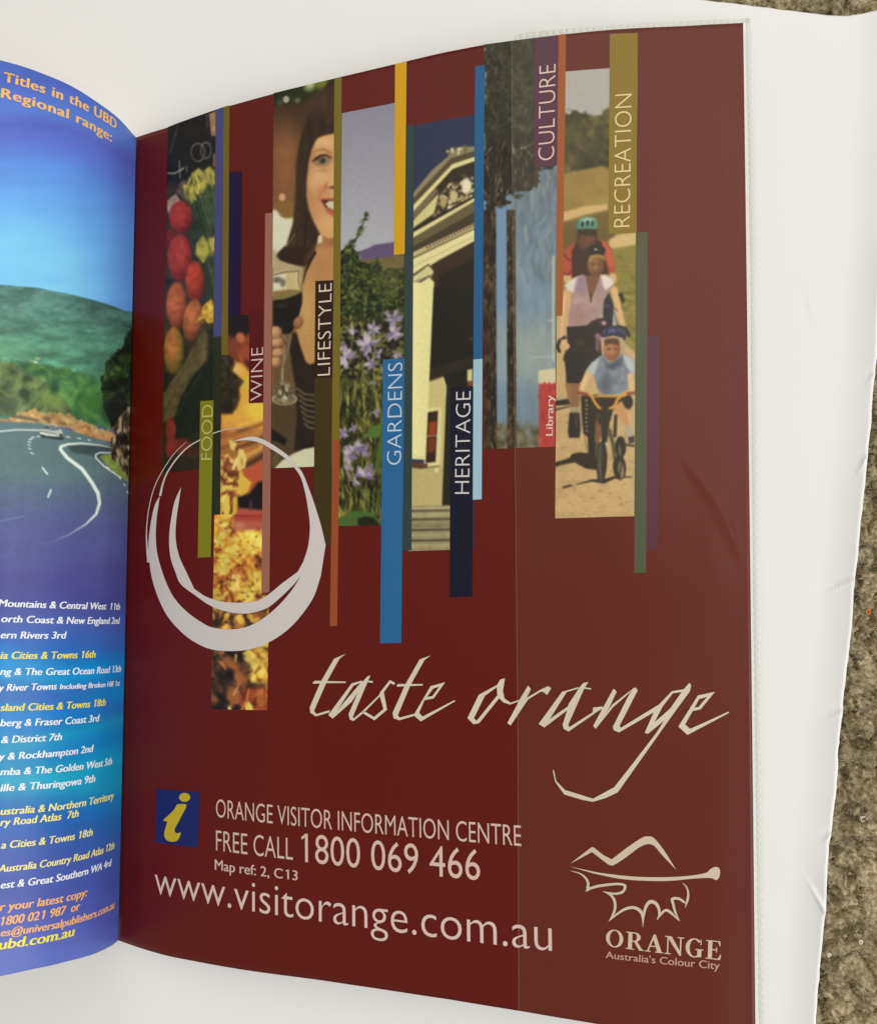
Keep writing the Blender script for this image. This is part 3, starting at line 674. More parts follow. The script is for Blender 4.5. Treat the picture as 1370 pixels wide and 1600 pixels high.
    p.poly([(30, 610), (150, 600), (180, 580), (260, 1000), (30, 1200)], (104, 82, 56), 16)
    dr = [(170, 590), (200, 600), (215, 660), (262, 800), (290, 822), (340, 810), (340, 1440), (180, 1440), (200, 1200), (190, 980), (160, 800), (150, 700)]
    p.poly([(20, 1080), (340, 1080), (340, 1600), (20, 1600)], (82, 64, 44), 20).poly(dr, (42, 31, 22), 14); p.tex(.2, 40, 41, p.mask(dr, 14))
    p.ell(210, 520, 34, 48, (168, 116, 78), 25, soft=.35, col2=(120, 76, 50))
    for cx, cy, rx, ry in ((52, 590, 44, 46), (60, 660, 50, 40), (66, 735, 46, 34), (50, 800, 40, 40)): p.ell(cx, cy, rx, ry, (202, 156, 118), -10, soft=.3, col2=(134, 88, 60))
    p.line([(20, 640), (95, 625)], 5, (110, 66, 44), 10, .8).line([(20, 705), (105, 695)], 5, (110, 66, 44), 10, .8).line([(20, 768), (100, 762)], 5, (110, 66, 44), 10, .7)
    p.line([(95, 610), (115, 625), (130, 650)], 6, (176, 168, 146), 6, .8).line([(155, 610), (140, 700), (110, 800)], 8, (150, 136, 106), 8, .8).line([(112, 690), (104, 800), (92, 880), (96, 960)], [16, 14, 12, 16], (150, 136, 112), 8, .7).line([(100, 850), (98, 930)], 4, (220, 216, 200), 5, .9)
    p.ell(112, 1064, 86, 44, (120, 108, 84), soft=.3, a=.7).arc(112, 1068, 84, 40, 6, (176, 168, 146), .8).pal(16, 43, [(70, 60, 44), (120, 110, 88), (220, 216, 200), (96, 84, 62)], np.clip(1.4 - np.hypot((p.X - 108) / 60, (p.Y - 1020) / 66), 0, 1) * .9, contrast=3.)
    for i in range(7): p.line([(200 + 9 * i, 990 + 42 * i), (250 + 6 * i, 1030 + 40 * i), (330, 1040 + 40 * i)], 11, (140, 128, 104), 10, .75)
    p.poly([(20, 1280), (70, 1310), (130, 1360), (110, 1400), (60, 1370), (20, 1370)], (24, 24, 22), 14).poly([(30, 1470), (90, 1440), (60, 1540), (30, 1545)], (96, 84, 50), 14)
    p.poly([(38, 1565), (90, 1510), (170, 1460), (250, 1425), (345, 1408), (345, 1580)], (204, 202, 176), 8)
photo('printed_photo', RP, [(427.3, 145), (523, 122), (519.5, 728), (424.3, 731.5)], paint_woman, Rr, (98, 66, 38), label='narrow photo of half a smiling woman with long brown hair')
def paint_garden(p):
    srand(5); p.z(500, 60, 4); p.grad(420, 1320, (136, 134, 158), (170, 170, 184))
    p.poly([(240, 1330), (300, 1310), (340, 1288), (400, 1280), (460, 1270), (540, 1268), (540, 1400), (260, 1400)], (98, 82, 120), 6)
    p.poly([(260, 1385), (400, 1368), (540, 1345), (540, 1500), (260, 1500)], (112, 98, 62), 8); p.tex(.1, 20, 3, p.mask([(260, 1385), (540, 1345), (540, 1500), (260, 1500)]))
    p.line([(150, 1330), (200, 1285), (240, 1230), (270, 1150), (300, 1085)], [26, 16, 9, 6, 3], (54, 60, 38), 6)
    p.leaves(60, (150, 1090, 310, 1330), (8, 20), [(58, 64, 40), (90, 104, 50)], np.clip(1 - p.dist([(150, 1330), (240, 1230), (270, 1150), (300, 1085)], False)[0] / 26, 0, 1) * 1.6, .5)
    p.rag = 40
    bush = [(110, 1330), (200, 1295), (240, 1345), (262, 1410), (310, 1430), (345, 1400), (420, 1440), (540, 1430), (540, 2400), (110, 2400)]
    p.poly(bush, (42, 52, 24), 14); mk = p.mask(bush, 12); p.rag = 0
    p.pal(17, 61, [(20, 26, 14), (44, 54, 26), (66, 78, 34), (96, 104, 48), (36, 46, 22)], mk, contrast=2.3)
    p.ell(430, 1500, 120, 90, (120, 118, 62), soft=1.1, a=.35); p.leaves(260, (110, 1290, 540, 2060), (6, 15), [(110, 118, 56), (26, 34, 16), (134, 134, 74)], mk, .5, None, .7)
    p.z(500, 440, 3.635)
    p.poly([(100, 220), (500, 200), (500, 1400), (100, 1400)], (52, 52, 26), 40)
    p.pal(20, 63, [(24, 22, 22), (50, 50, 28), (90, 92, 48), (120, 116, 68), (34, 30, 30)], np.clip((p.Y - 215) / 40, 0, 1), contrast=2.4)
    p.leaves(120, (100, 200, 500, 560), (7, 20), [(70, 74, 34), (34, 30, 26), (112, 112, 56), (50, 46, 34), (140, 134, 80)], None, .4)
    p.pal(26, 65, [(26, 28, 16), (58, 62, 28), (104, 104, 50), (140, 134, 76), (74, 70, 36)], np.clip((p.Y - 540) / 40, 0, 1), 2., .4, contrast=2.4)
    p.leaves(300, (100, 540, 500, 1330), (14, 52), [(118, 118, 54), (70, 80, 32), (34, 36, 18), (150, 146, 76), (84, 74, 40), (44, 40, 24)], None, .12, 80, .85)
    def flower(cx, cy, R, n, a0=0, a1=360):
        for i in range(n):
            a = math.radians(rng.uniform(a0, a1)); r2 = R * rng.uniform(.65, 1.05); ex, ey = cx + r2 * math.cos(a), cy + r2 * math.sin(a)
            c = [(168, 154, 180), (146, 132, 164), (196, 184, 200), (120, 106, 140)][rng.integers(4)]
            p.line([(cx, cy), ((cx + ex) / 2, (cy + ey) / 2), (ex, ey)], [R * .12, R * .36, R * .08], c, 8, .85)
            p.line([(cx, cy), (ex, ey)], 2, (96, 80, 120), 4, .5)
    for f in ((190, 275, 40, 9), (300, 270, 55, 12), (425, 215, 60, 14), (420, 290, 60, 14), (380, 185, 34, 7), (270, 355, 75, 16), (140, 430, 75, 14), (130, 370, 40, 8), (290, 460, 50, 10), (335, 410, 40, 8), (440, 415, 38, 8),
              (300, 575, 26, 6), (195, 945, 70, 14), (130, 860, 50, 10), (185, 830, 36, 7), (160, 985, 60, 12), (245, 960, 50, 9), (250, 1105, 66, 13, 180, 380), (150, 1070, 46, 9), (290, 1060, 40, 8), (320, 745, 34, 7), (200, 1130, 40, 7)):
        flower(*f)
    p.poly([(250, 882), (285, 830), (355, 798), (355, 880), (300, 886)], (84, 112, 48), 6).poly([(355, 800), (355, 1000), (325, 1100), (310, 1040)], (76, 98, 44), 8)
    for x in (250, 270, 300, 322): p.line([(x, 1330), (x + 8, 1180)], 7, (110, 132, 64), 5, .8)
    p.poly([(98, 1400), (98, 1345), (190, 1303), (290, 1310), (355, 1372), (355, 1400)], (74, 104, 48), 8).poly([(213, 1345), (255, 1333), (305, 1340), (345, 1390), (215, 1392)], (30, 40, 20), 10)
photo('printed_photo', RP, [(534.2, 176.5), (632.3, 157.5), (630, 819.5), (528, 821.8)], paint_garden, Rr, (140, 138, 165), label='narrow photo of purple garden flowers under a pale sky')
def paint_heritage(p):
    srand(6); p.z(500, 60, 4); p.mix(np.ones(p.X.size), (46, 54, 84)); p.tex(.05, 60, 2)
    cream, shade, dark = (218, 206, 150), (112, 98, 70), (46, 38, 26)
    p.poly([(580, 965), (700, 820), (800, 735), (812, 700), (840, 680), (965, 672), (970, 700), (970, 1700), (580, 1700)], (140, 128, 98), 5)
    p.leaves(16, (800, 675, 920, 720), (7, 16), [(200, 190, 150), (110, 100, 74)], None, .6)
    p.poly([(580, 1000), (820, 745), (970, 700), (970, 735), (830, 780), (580, 1040)], (86, 74, 52), 4)
    p.poly([(580, 1045), (825, 785), (970, 738), (970, 762), (828, 815), (580, 1085)], cream, 4)
    p.poly([(580, 1085), (828, 815), (970, 764), (970, 985), (580, 1200)], (56, 46, 32), 4)
    p.poly([(580, 1085), (700, 960), (720, 930), (740, 955), (600, 1118), (580, 1130)], (118, 104, 78), 4)
    p.poly([(580, 1140), (600, 1118), (742, 965), (715, 1090), (580, 1185)], (204, 194, 136), 4)
    mk = p.mask([(705, 1115), (722, 1040), (760, 960), (830, 880), (900, 850), (970, 870), (970, 985)], 10)
    p.leaves(200, (700, 850, 970, 1120), (8, 24), [(206, 190, 150), (160, 140, 100), (70, 56, 40), (228, 218, 190), (130, 110, 78), (46, 38, 28)], mk, .55)
    p.ell(915, 920, 30, 50, (225, 215, 190), soft=.5).ell(835, 985, 26, 40, (196, 176, 132), soft=.5).ell(770, 1020, 20, 40, (176, 152, 104), soft=.5)
    p.poly([(580, 1190), (970, 975), (970, 992), (580, 1212)], dark, 4).poly([(580, 1212), (970, 992), (970, 1012), (580, 1245)], cream, 4)
    p.poly([(580, 1245), (970, 1012), (970, 1150), (580, 1345)], (104, 92, 64), 4).poly([(580, 1300), (970, 1080), (970, 1150), (580, 1345)], (70, 60, 42), 8)
    p.poly([(580, 1335), (970, 1150), (970, 1180), (580, 1365)], (190, 174, 124), 4)
    for i in range(16): p.ell(672 + i * 19, 1305 - i * 9.2, 7, 8, (96, 66, 46), soft=.5).ell(680 + i * 19, 1300 - i * 9.2, 4, 5, (226, 214, 170), soft=.5)
    p.line([(580, 1372), (970, 1185)], 5, (92, 78, 54), 4)
    p.poly([(580, 1378), (970, 1190), (970, 1262), (745, 1380), (700, 1410), (580, 1475)], (222, 212, 160), 4).line([(580, 1425), (970, 1235)], 4, (170, 156, 108), 4)
    p.poly([(700, 1412), (970, 1262), (970, 1700), (700, 1700)], (60, 44, 30), 5).poly([(740, 1480), (970, 1370), (970, 1700), (740, 1700)], (40, 32, 24), 14)
    p.poly([(580, 1490), (640, 1450), (678, 1418), (706, 1440), (708, 1470), (580, 1520)], (206, 196, 146), 4).line([(580, 1478), (676, 1412), (708, 1445)], 7, (52, 42, 28), 4).line([(588, 1545), (680, 1484), (712, 1512)], 6, (74, 62, 42), 4)
    p.poly([(590, 1555), (680, 1492), (712, 1520), (712, 1700), (590, 1700)], (224, 214, 158), 4)
    p.z(500, 440, 3.635)
    p.poly([(600, 30), (880, 30), (880, 640), (600, 640)], (34, 30, 24), 10).poly([(605, 500), (880, 420), (880, 470), (700, 545), (605, 560)], (46, 40, 30), 12)
    p.poly([(600, 575), (700, 540), (720, 600), (692, 1290), (500, 1290), (500, 1030), (600, 1030)], (198, 184, 128), 4); p.poly([(520, 1055), (700, 1055), (692, 1290), (500, 1290)], (184, 170, 118), 8)
    p.line([(600, 568), (700, 538)], 6, (110, 96, 66), 5).line([(700, 545), (716, 600), (712, 640)], 5, (226, 216, 166), 4)
    p.poly([(718, 590), (745, 560), (745, 1290), (692, 1290)], (44, 38, 28), 5).poly([(745, 560), (880, 520), (880, 700), (745, 700)], (36, 31, 26), 8)
    p.poly([(836, 500), (866, 495), (866, 565), (836, 565)], (206, 196, 140), 4).poly([(836, 565), (880, 560), (880, 600), (836, 590)], (120, 70, 48), 5).ell(858, 325, 12, 12, (66, 62, 44), soft=.6)
    p.poly([(592, 722), (690, 712), (680, 1045), (592, 1045)], (216, 206, 152), 4).poly([(602, 745), (670, 732), (656, 1024), (600, 1030)], (62, 38, 26), 4)
    p.poly([(618, 800), (660, 792), (657, 868), (615, 878)], (150, 66, 34), 6).poly([(614, 890), (656, 882), (652, 960), (612, 975)], (118, 58, 32), 10).line([(602, 880), (664, 874)], 5, (190, 176, 130), 3).poly([(602, 745), (630, 740), (620, 800), (604, 770)], (34, 30, 24), 4)
    p.poly([(525, 0), (645, 15), (600, 1012), (520, 1006)], (226, 217, 158), 4); p.mix(p.mask([(525, 0), (560, 0), (550, 1010), (520, 1006)], 30) * .35, (236, 230, 186))
    p.line([(520, 990), (596, 1000)], 3, (190, 178, 128), 3).poly([(518, 1022), (612, 1036), (606, 1058), (570, 1064), (518, 1056)], (96, 62, 46), 5).line([(600, 1058), (680, 1046)], 5, (90, 74, 52), 4).poly([(652, 1060), (672, 1058), (672, 1080), (652, 1084)], (226, 214, 164), 4)
    p.poly([(500, 1275), (745, 1270), (745, 1560), (500, 1560)], (146, 136, 102), 4)
    for y, c in ((1290, (172, 162, 124)), (1300, (64, 56, 42)), (1325, (168, 158, 120)), (1350, (60, 54, 42)), (1385, (132, 124, 94)), (1410, (60, 52, 40)), (1440, (158, 148, 112)), (1470, (56, 50, 38)), (1500, (164, 152, 112))):
        p.line([(500, y + 2), (745, y - 2)], 9 if c[0] < 80 else 22, c, 7, .9)
    p.tex(.08, 24, 9, p.mask([(500, 1275), (745, 1270), (745, 1560), (500, 1560)]))
photo('printed_photo', RP, [(635.5, 197.5), (742, 178.5), (739.5, 858), (643 - 14, 861.5)], paint_heritage, Rr, (46, 54, 84), label='narrow photo of a cream columned building with a pediment')
def paint_culture(p):
    srand(7); p.z(740, 20, 4); p.grad(900, 1700, (104, 120, 138), (112, 136, 160)); p.tex(.16, 70, 2, ax=1.8, ay=.6)
    p.leaves(90, (270, 980, 540, 1700), (20, 70), [(150, 156, 152), (92, 112, 132), (128, 142, 150)], None, .16, 88, .45)
    can = [(50, 100), (540, 60), (540, 960), (440, 960), (400, 1060), (350, 1130), (290, 1165), (240, 1150), (215, 1220), (140, 1225), (120, 1400), (50, 1700)]
    p.rag = 60; p.poly(can, (56, 52, 40), 20); mk = p.mask(can, 16); p.rag = 0
    p.pal(24, 67, [(34, 34, 26), (60, 56, 42), (84, 80, 64), (50, 48, 36)], mk * .9, 1.6, .8, contrast=2.2)
    p.leaves(160, (50, 100, 420, 760), (16, 52), [(84, 78, 62), (44, 42, 32), (96, 90, 74), (62, 60, 46)], mk, .08, 38, .55)
    p.leaves(200, (50, 100, 420, 760), (10, 40), [(40, 40, 30), (70, 66, 50)], mk, .1, -40, .5)
    p.mix(mk * np.clip((p.Y - 720) / 120, 0, 1) * .8, (36, 30, 20))
    p.leaves(150, (60, 820, 470, 1230), (14, 60), [(140, 136, 124), (96, 88, 74), (170, 166, 154)], mk, .07, 88, .75)
    p.leaves(260, (50, 860, 470, 1230), (16, 60), [(26, 20, 12), (50, 40, 26), (60, 46, 30)], mk, .1, 88, .7)
    p.z(740, 400, 3.2)
    p.poly([(112, -240), (168, -240), (168, 980), (112, 980)], (112, 142, 178), 5)
    p.mix(p.mask([(100, 330), (420, 330), (420, 640), (100, 640)], 160) * .7, (156, 164, 160))
    p.mix(np.clip((p.Y - 600) / 200, 0, .6) * (p.Y < 5000), (108, 132, 152))
    p.pal(26, 91, [(108, 128, 146), (104, 100, 84), (80, 74, 56), (120, 112, 90)], np.clip((p.Y - 815 + 60 * (vnoise(p.X, p.Y, 30, 5, 3) - .5)) / 40, 0, 1), contrast=2.4)
    for (a, b, c) in ((46, 114, (70, 50, 32)), (169, 211, (60, 44, 30))):
        pl = [(a - 4, -230), (b - 4, -230), (b + 1, 990), (a, 990)]; p.poly(pl, c, 5); m2 = p.mask(pl, 5); p.pal(20, 69 + a, [(34, 26, 18), (66, 52, 36), (92, 76, 54), (52, 40, 28)], m2, 1.6, .5, contrast=2.2)
        p.leaves(90, (a - 8, -260, b + 4, 990), (6, 22), [(96, 72, 46), (40, 28, 18), (112, 92, 66), (58, 40, 24), (34, 24, 16)], m2, .3, 88, .75)
        p.leaves(22, (a - 4, -260, b + 4, 990), (4, 9), [(150, 142, 124)], m2, .35, 88, .7)
    p.line([(398, 0), (397, 520)], 9, (192, 190, 168), 5).line([(290, 507), (398, 500)], 4, (190, 192, 180), 3).line([(375, 322), (400, 320)], 5, (196, 194, 180), 3)
    p.poly([(322, 572), (410, 560), (410, 640), (322, 640)], (206, 196, 164), 4)
    p.poly([(326, 636), (345, 640), (352, 628), (368, 640), (378, 628), (386, 640), (410, 636), (410, 990), (326, 990)], (182, 58, 58), 4)
    p.leaves(50, (326, 636, 410, 960), (6, 22), [(196, 84, 78), (160, 42, 46)], None, .25, 75, .6)
photo('printed_photo', RP, [(756, 69), (872.5, 54), (866.8, 697.8), (755, 702)], paint_culture, Rr, (104, 120, 138), label='narrow photo of dark tree bark against a blue sky')
def paint_rec(p):
    srand(8); p.z(740, 20, 4); p.mix(np.ones(p.X.size), (172, 170, 170))
    p.rag = 30; p.poly([(540, 640), (600, 620), (650, 610), (720, 640), (790, 640), (830, 600), (1100, 580), (1100, 1010), (540, 1010)], (72, 70, 38), 18)
    p.pal(46, 71, [(34, 38, 22), (70, 68, 36), (104, 96, 50), (56, 54, 34), (92, 76, 44)], p.mask([(540, 640), (650, 615), (790, 645), (850, 600), (880, 1000), (540, 1000)], 30), contrast=2.2)
    p.leaves(30, (540, 590, 880, 1000), (22, 60), [(98, 92, 46), (52, 54, 32), (120, 108, 56), (84, 66, 44), (62, 64, 36)], p.mask([(540, 640), (650, 615), (790, 645), (850, 600), (880, 1000), (540, 1000)], 30), .8, None, .5)
    p.rag = 0; p.poly([(540, 1010), (700, 975), (800, 955), (900, 1000), (1100, 1000), (1100, 1800), (540, 1800)], (152, 126, 64), 16); p.tex(.1, 70, 4, np.clip((p.Y - 980) / 40, 0, 1))
    p.poly([(540, 1250), (700, 1205), (830, 1195), (840, 1230), (700, 1260), (540, 1310)], (204, 170, 118), 10).poly([(540, 1315), (860, 1230), (900, 1500), (540, 1700)], (112, 90, 40), 30)
    p.poly([(840, 1420), (900, 1385), (1030, 1370), (1030, 1460), (960, 1480), (860, 1560)], (206, 176, 122), 14).poly([(880, 1500), (1030, 1450), (1030, 1800), (880, 1800)], (136, 122, 52), 20)
    p.z(740, 400, 3.2)
    p.poly([(640, -30), (830, -60), (830, 520), (740, 480), (690, 100)], (136, 124, 54), 14); p.leaves(90, (690, -30, 830, 500), (10, 34), [(156, 140, 66), (112, 104, 42), (172, 156, 92)], p.mask([(690, -60), (830, -60), (830, 500), (740, 400)], 30), .3, 20, .5)
    p.poly([(400, 290), (600, 260), (760, 440), (830, 500), (830, 1330), (400, 1330)], (196, 164, 118), 16)
    gm = np.clip((p.Y - 640) / 60, 0, 1)
    p.leaves(320, (400, 640, 820, 1330), (4, 13), [(212, 184, 138), (170, 138, 96), (184, 152, 108), (146, 116, 80)], gm, .5, 0, .5); p.tex(.07, 50, 12, gm)
    # two adults and a child on bicycles
    p.z(865, 330, 6.956)
    p.poly([(100, 190), (480, 150), (640, 230), (600, 310), (420, 330), (110, 420)], (104, 86, 38), 50, .8)
    for cx in (150, 640): p.ell(cx, 730, 44, 60, (212, 170, 122), soft=.4)
    p.poly([(85, 690), (92, 470), (150, 390), (230, 340), (470, 305), (560, 325), (630, 400), (660, 560), (672, 660), (600, 665), (520, 560), (200, 700)], (176, 72, 52), 14)
    p.poly([(480, 310), (560, 330), (630, 420), (660, 600), (600, 600), (500, 400)], (192, 88, 62), 20, .8); p.line([(110, 470), (160, 520), (200, 540)], 14, (78, 24, 22), 14).line([(100, 660), (150, 690), (200, 640)], 12, (96, 30, 26), 14)
    p.poly([(200, 720), (195, 430), (250, 330), (460, 300), (520, 330), (600, 680)], (62, 32, 24), 20).ell(355, 290, 100, 130, (100, 62, 44), soft=.5).poly([(255, 190), (470, 190), (475, 330), (440, 250), (290, 250), (262, 340)], (50, 36, 26), 16, .8)
    p.ell(345, 258, 26, 10, (60, 36, 28), soft=.9).ell(410, 258, 26, 10, (60, 36, 28), soft=.9).ell(378, 300, 20, 30, (118, 76, 54), soft=.9)
    p.poly([(245, 190), (235, 140), (270, 85), (350, 55), (430, 65), (478, 120), (480, 180), (440, 195), (350, 185), (290, 195)], (84, 138, 124), 10); p.ell(370, 90, 80, 24, (150, 190, 176), soft=.9, a=.8).line([(262, 180), (240, 145), (275, 90)], 12, (50, 84, 76), 12, .7)
    for x, y, r_ in ((312, 140, 13), (368, 125, 14), (420, 128, 12)): p.ell(x, y, r_, 30, (28, 34, 30), 8, soft=.4)
    # woman
    p.ell(455, 425, 108, 62, (32, 26, 28), soft=.15).ell(458, 412, 22, 8, (214, 212, 206), soft=.8).poly([(350, 400), (400, 380), (380, 560), (350, 620), (330, 500)], (54, 40, 28), 20)
    p.ell(455, 590, 92, 112, (146, 98, 62), soft=.22, col2=(104, 66, 42)).poly([(372, 520), (400, 478), (470, 462), (550, 480), (560, 540), (500, 500), (430, 510), (385, 560)], (164, 124, 72), 14)
    p.ell(425, 572, 20, 9, (84, 52, 36), soft=.9).ell(492, 572, 20, 9, (84, 52, 36), soft=.9).ell(460, 615, 12, 20, (166, 116, 78), soft=.9).line([(430, 655), (465, 662), (495, 652)], 7, (112, 56, 44), 10, .7)
    p.line([(60, 1130), (110, 960)], 50, (206, 164, 116), 20)
    p.line([(150, 880), (128, 1120), (100, 1400)], [88, 78, 60], (208, 164, 118), 14).line([(655, 850), (700, 1040), (750, 1240)], [76, 70, 60], (214, 172, 124), 14).line([(118, 900), (100, 1120), (78, 1380)], [18, 16, 14], (230, 196, 150), 14, .7)
    p.poly([(530, 920), (600, 880), (650, 1010), (640, 1220), (540, 1240)], (40, 36, 52), 16).poly([(700, 900), (740, 880), (775, 960), (750, 1010)], (40, 34, 30), 10).line([(560, 1030), (605, 1022)], 7, (190, 186, 180), 8, .7).line([(640, 1040), (690, 1240), (720, 1260)], 8, (60, 50, 44), 8).line([(650, 1040), (690, 1080)], 14, (120, 76, 52), 10)
    top = [(118, 810), (160, 760), (230, 715), (320, 680), (350, 720), (380, 860), (402, 985), (440, 860), (500, 690), (560, 685), (640, 730), (655, 790), (600, 880), (550, 960), (530, 1120), (420, 1190), (360, 1240), (160, 1250), (165, 1100), (200, 900)]
    p.poly(top, (170, 140, 138), 12); m = p.mask(top, 12); p.tex(.10, 60, 52, m)
    p.poly([(118, 810), (160, 760), (270, 700), (230, 800), (215, 890), (160, 860)], (216, 206, 206), 18, .9).poly([(510, 690), (560, 688), (640, 735), (650, 790), (560, 860), (530, 800)], (218, 208, 206), 18, .9).poly([(260, 720), (330, 690), (370, 840), (300, 900), (235, 860)], (150, 124, 150), 34, .7).poly([(450, 840), (510, 720), (530, 850), (470, 960)], (156, 128, 146), 30, .6)
    p.ell(300, 1130, 120, 90, (150, 116, 116), soft=1.1, a=.5)
    p.poly([(345, 700), (505, 690), (470, 800), (402, 985), (372, 850)], (122, 80, 52), 14).line([(402, 900), (402, 985)], 12, (40, 28, 26), 8)
    p.poly([(140, 1255), (360, 1240), (420, 1190), (520, 1160), (640, 1230), (620, 1320), (520, 1330), (520, 1620), (100, 1620), (150, 1450)], (34, 27, 27), 14); p.ell(500, 1190, 50, 30, (60, 38, 50), soft=.9).ell(545, 1215, 30, 24, (190, 140, 168), soft=.9).ell(480, 1360, 34, 36, (160, 104, 120), soft=.8)
    p.line([(120, 1370), (60, 1410), (40, 1470), (60, 1520)], 34, (38, 28, 26), 12).line([(100, 1410), (150, 1470), (195, 1560)], [44, 60, 40], (214, 170, 128), 12).line([(140, 1500), (150, 1580)], 6, (160, 110, 76), 8, .7).line([(170, 1490), (190, 1570)], 6, (160, 110, 76), 8, .7)
    p.line([(700, 1250), (780, 1270), (820, 1350)], 34, (48, 42, 40), 12)
    # child's head
    p.poly([(500, 1380), (520, 1350), (640, 1370), (780, 1380), (770, 1520), (740, 1560), (720, 1400), (540, 1400), (520, 1540), (500, 1480)], (176, 156, 132), 12)
    p.ell(632, 1500, 92, 130, (178, 122, 86), soft=.2, col2=(132, 82, 58)).poly([(545, 1420), (560, 1385), (700, 1380), (720, 1430), (700, 1460), (620, 1440), (560, 1460)], (90, 62, 44), 16, .85)
    p.ell(600, 1495, 20, 10, (80, 46, 38), soft=.9).ell(668, 1495, 20, 10, (80, 46, 38), soft=.9).ell(634, 1530, 12, 22, (178, 122, 88), soft=.9).line([(600, 1572), (660, 1572)], 8, (120, 60, 50), 10, .8)
    p.poly([(505, 1360), (520, 1300), (580, 1255), (680, 1240), (750, 1270), (795, 1340), (770, 1410), (740, 1370), (640, 1350), (560, 1370)], (44, 42, 76), 10); p.ell(640, 1300, 50, 26, (70, 74, 124), soft=.9)
    for a, b in (((628, 1270), (600, 1320)), ((655, 1270), (650, 1310)), ((700, 1265), (720, 1310)), ((560, 1285), (545, 1315)), ((740, 1290), (755, 1330))): p.line([a, b], 7, (176, 176, 200), 8, .7)
    p.z(865, 500, 5.081)
    p.poly([(10, 642), (110, 625), (200, 640), (160, 668), (15, 680)], (40, 32, 28), 10).line([(15, 712), (70, 698), (150, 680)], [14, 12, 6], (50, 40, 34), 8)
    p.poly([(10, 1130), (80, 1110), (130, 1090), (140, 1065), (200, 1050), (300, 1060), (350, 1100), (350, 1190), (260, 1180), (200, 1150), (165, 1130), (60, 1150), (15, 1168)], (48, 38, 32), 10)
    p.line([(75, 1330), (130, 1315), (150, 1310)], [14, 16, 4], (48, 38, 32), 8).line([(180, 1305), (300, 1275), (400, 1280), (480, 1250), (620, 1245)], [6, 16, 34, 18, 6], (44, 36, 30), 8)
    p.poly([(80, 280), (150, 180), (290, 190), (370, 160), (380, 300), (300, 330), (270, 440), (200, 505), (100, 500), (96, 400)], (34, 27, 27), 10).ell(210, 180, 34, 30, (60, 50, 44), soft=.9).line([(150, 235), (220, 245), (300, 225)], 8, (90, 82, 74), 8, .7).poly([(335, 130), (365, 140), (360, 260), (330, 230)], (128, 86, 100), 12)
    p.poly([(92, 500), (205, 505), (210, 640), (200, 690), (140, 690), (115, 640)], (140, 98, 66), 12); p.line([(120, 520), (135, 640)], 14, (176, 130, 90), 16, .6)
    p.poly([(130, 690), (205, 690), (205, 740), (130, 740)], (160, 146, 128), 12).poly([(125, 735), (205, 735), (215, 860), (205, 935), (120, 935), (112, 880)], (46, 38, 40), 8).line([(175, 745), (180, 850)], 16, (90, 80, 78), 16, .6)
    p.poly([(215, 600), (350, 590), (345, 900), (330, 1090), (275, 1090), (270, 930), (235, 900), (222, 760)], (44, 37, 31), 12)
    for y in range(640, 900, 34): p.ell(258 + (y % 5), y, 8, 8, (170, 162, 144), soft=.7)
    p.line([(212, 760), (215, 900)], 9, (150, 140, 124), 8, .7).line([(245, 920), (262, 1040)], 5, (90, 78, 66), 6)
    # little bicycle seen from the front
    p.poly([(330, 820), (345, 760), (400, 750), (400, 860), (350, 990), (325, 960)], (130, 88, 62), 12)
    p.poly([(350, 610), (600, 610), (600, 680), (540, 690), (470, 710), (450, 800), (400, 800), (345, 740)], (40, 34, 30), 10)
    wh = [(345, 980), (375, 965), (410, 985), (425, 1070), (420, 1180), (405, 1260), (375, 1300), (350, 1270), (335, 1160), (335, 1060)]
    p.poly(wh, (56, 51, 45), 8); p.line([(372, 990), (362, 1080), (365, 1180), (375, 1270)], [14, 22, 22, 12], (104, 96, 82), 12, .8).line([(400, 1000), (412, 1090), (405, 1200)], 8, (30, 26, 24), 8, .8)
    p.ell(522, 1170, 52, 100, (50, 45, 40), -4, soft=.14).ell(535, 1190, 22, 66, (150, 130, 98), -4, soft=.4).ell(530, 1010, 44, 86, (46, 40, 36), soft=.16).ell(530, 1030, 14, 50, (120, 106, 84), soft=.5).line([(528, 940), (545, 1100), (520, 1250)], 10, (34, 30, 28), 8)
    p.line([(412, 720), (408, 860), (400, 990)], [70, 60, 36], (48, 42, 36), 10).line([(440, 880), (470, 980), (480, 1090)], [34, 30, 20], (88, 78, 58), 12).line([(492, 760), (485, 920)], 26, (52, 44, 38), 10).ell(418, 985, 9, 16, (206, 202, 190), -30, soft=.6).ell(395, 780, 50, 60, (50, 44, 38), soft=.4).ell(380, 1080, 20, 50, (74, 68, 58), soft=.8, a=.6)
    p.poly([(470, 690), (540, 640), (600, 760), (615, 830), (560, 840), (520, 770)], (196, 144, 98), 12).line([(590, 740), (605, 820)], 12, (224, 186, 140), 12, .7).poly([(558, 840), (612, 825), (638, 960), (590, 960)], (170, 162, 146), 10).poly([(590, 930), (640, 920), (640, 975), (595, 980)], (64, 56, 52), 8).ell(592, 650, 36, 56, (36, 31, 28), soft=.3).line([(580, 990), (636, 1000)], 16, (50, 42, 36), 8)
    sh = [(252, 405), (290, 350), (360, 285), (400, 270), (440, 340), (500, 310), (540, 262), (600, 285), (645, 330), (640, 470), (600, 430), (595, 545), (520, 590), (400, 590), (345, 540), (320, 440), (290, 435)]
    p.poly(sh, (122, 130, 148), 10); m = p.mask(sh, 12); p.tex(.12, 60, 55, m)
    p.poly([(252, 405), (290, 350), (370, 290), (340, 380), (325, 435), (285, 432)], (176, 184, 192), 12, .9).poly([(545, 270), (600, 288), (642, 335), (640, 440), (600, 400), (570, 360)], (176, 184, 194), 14, .9)
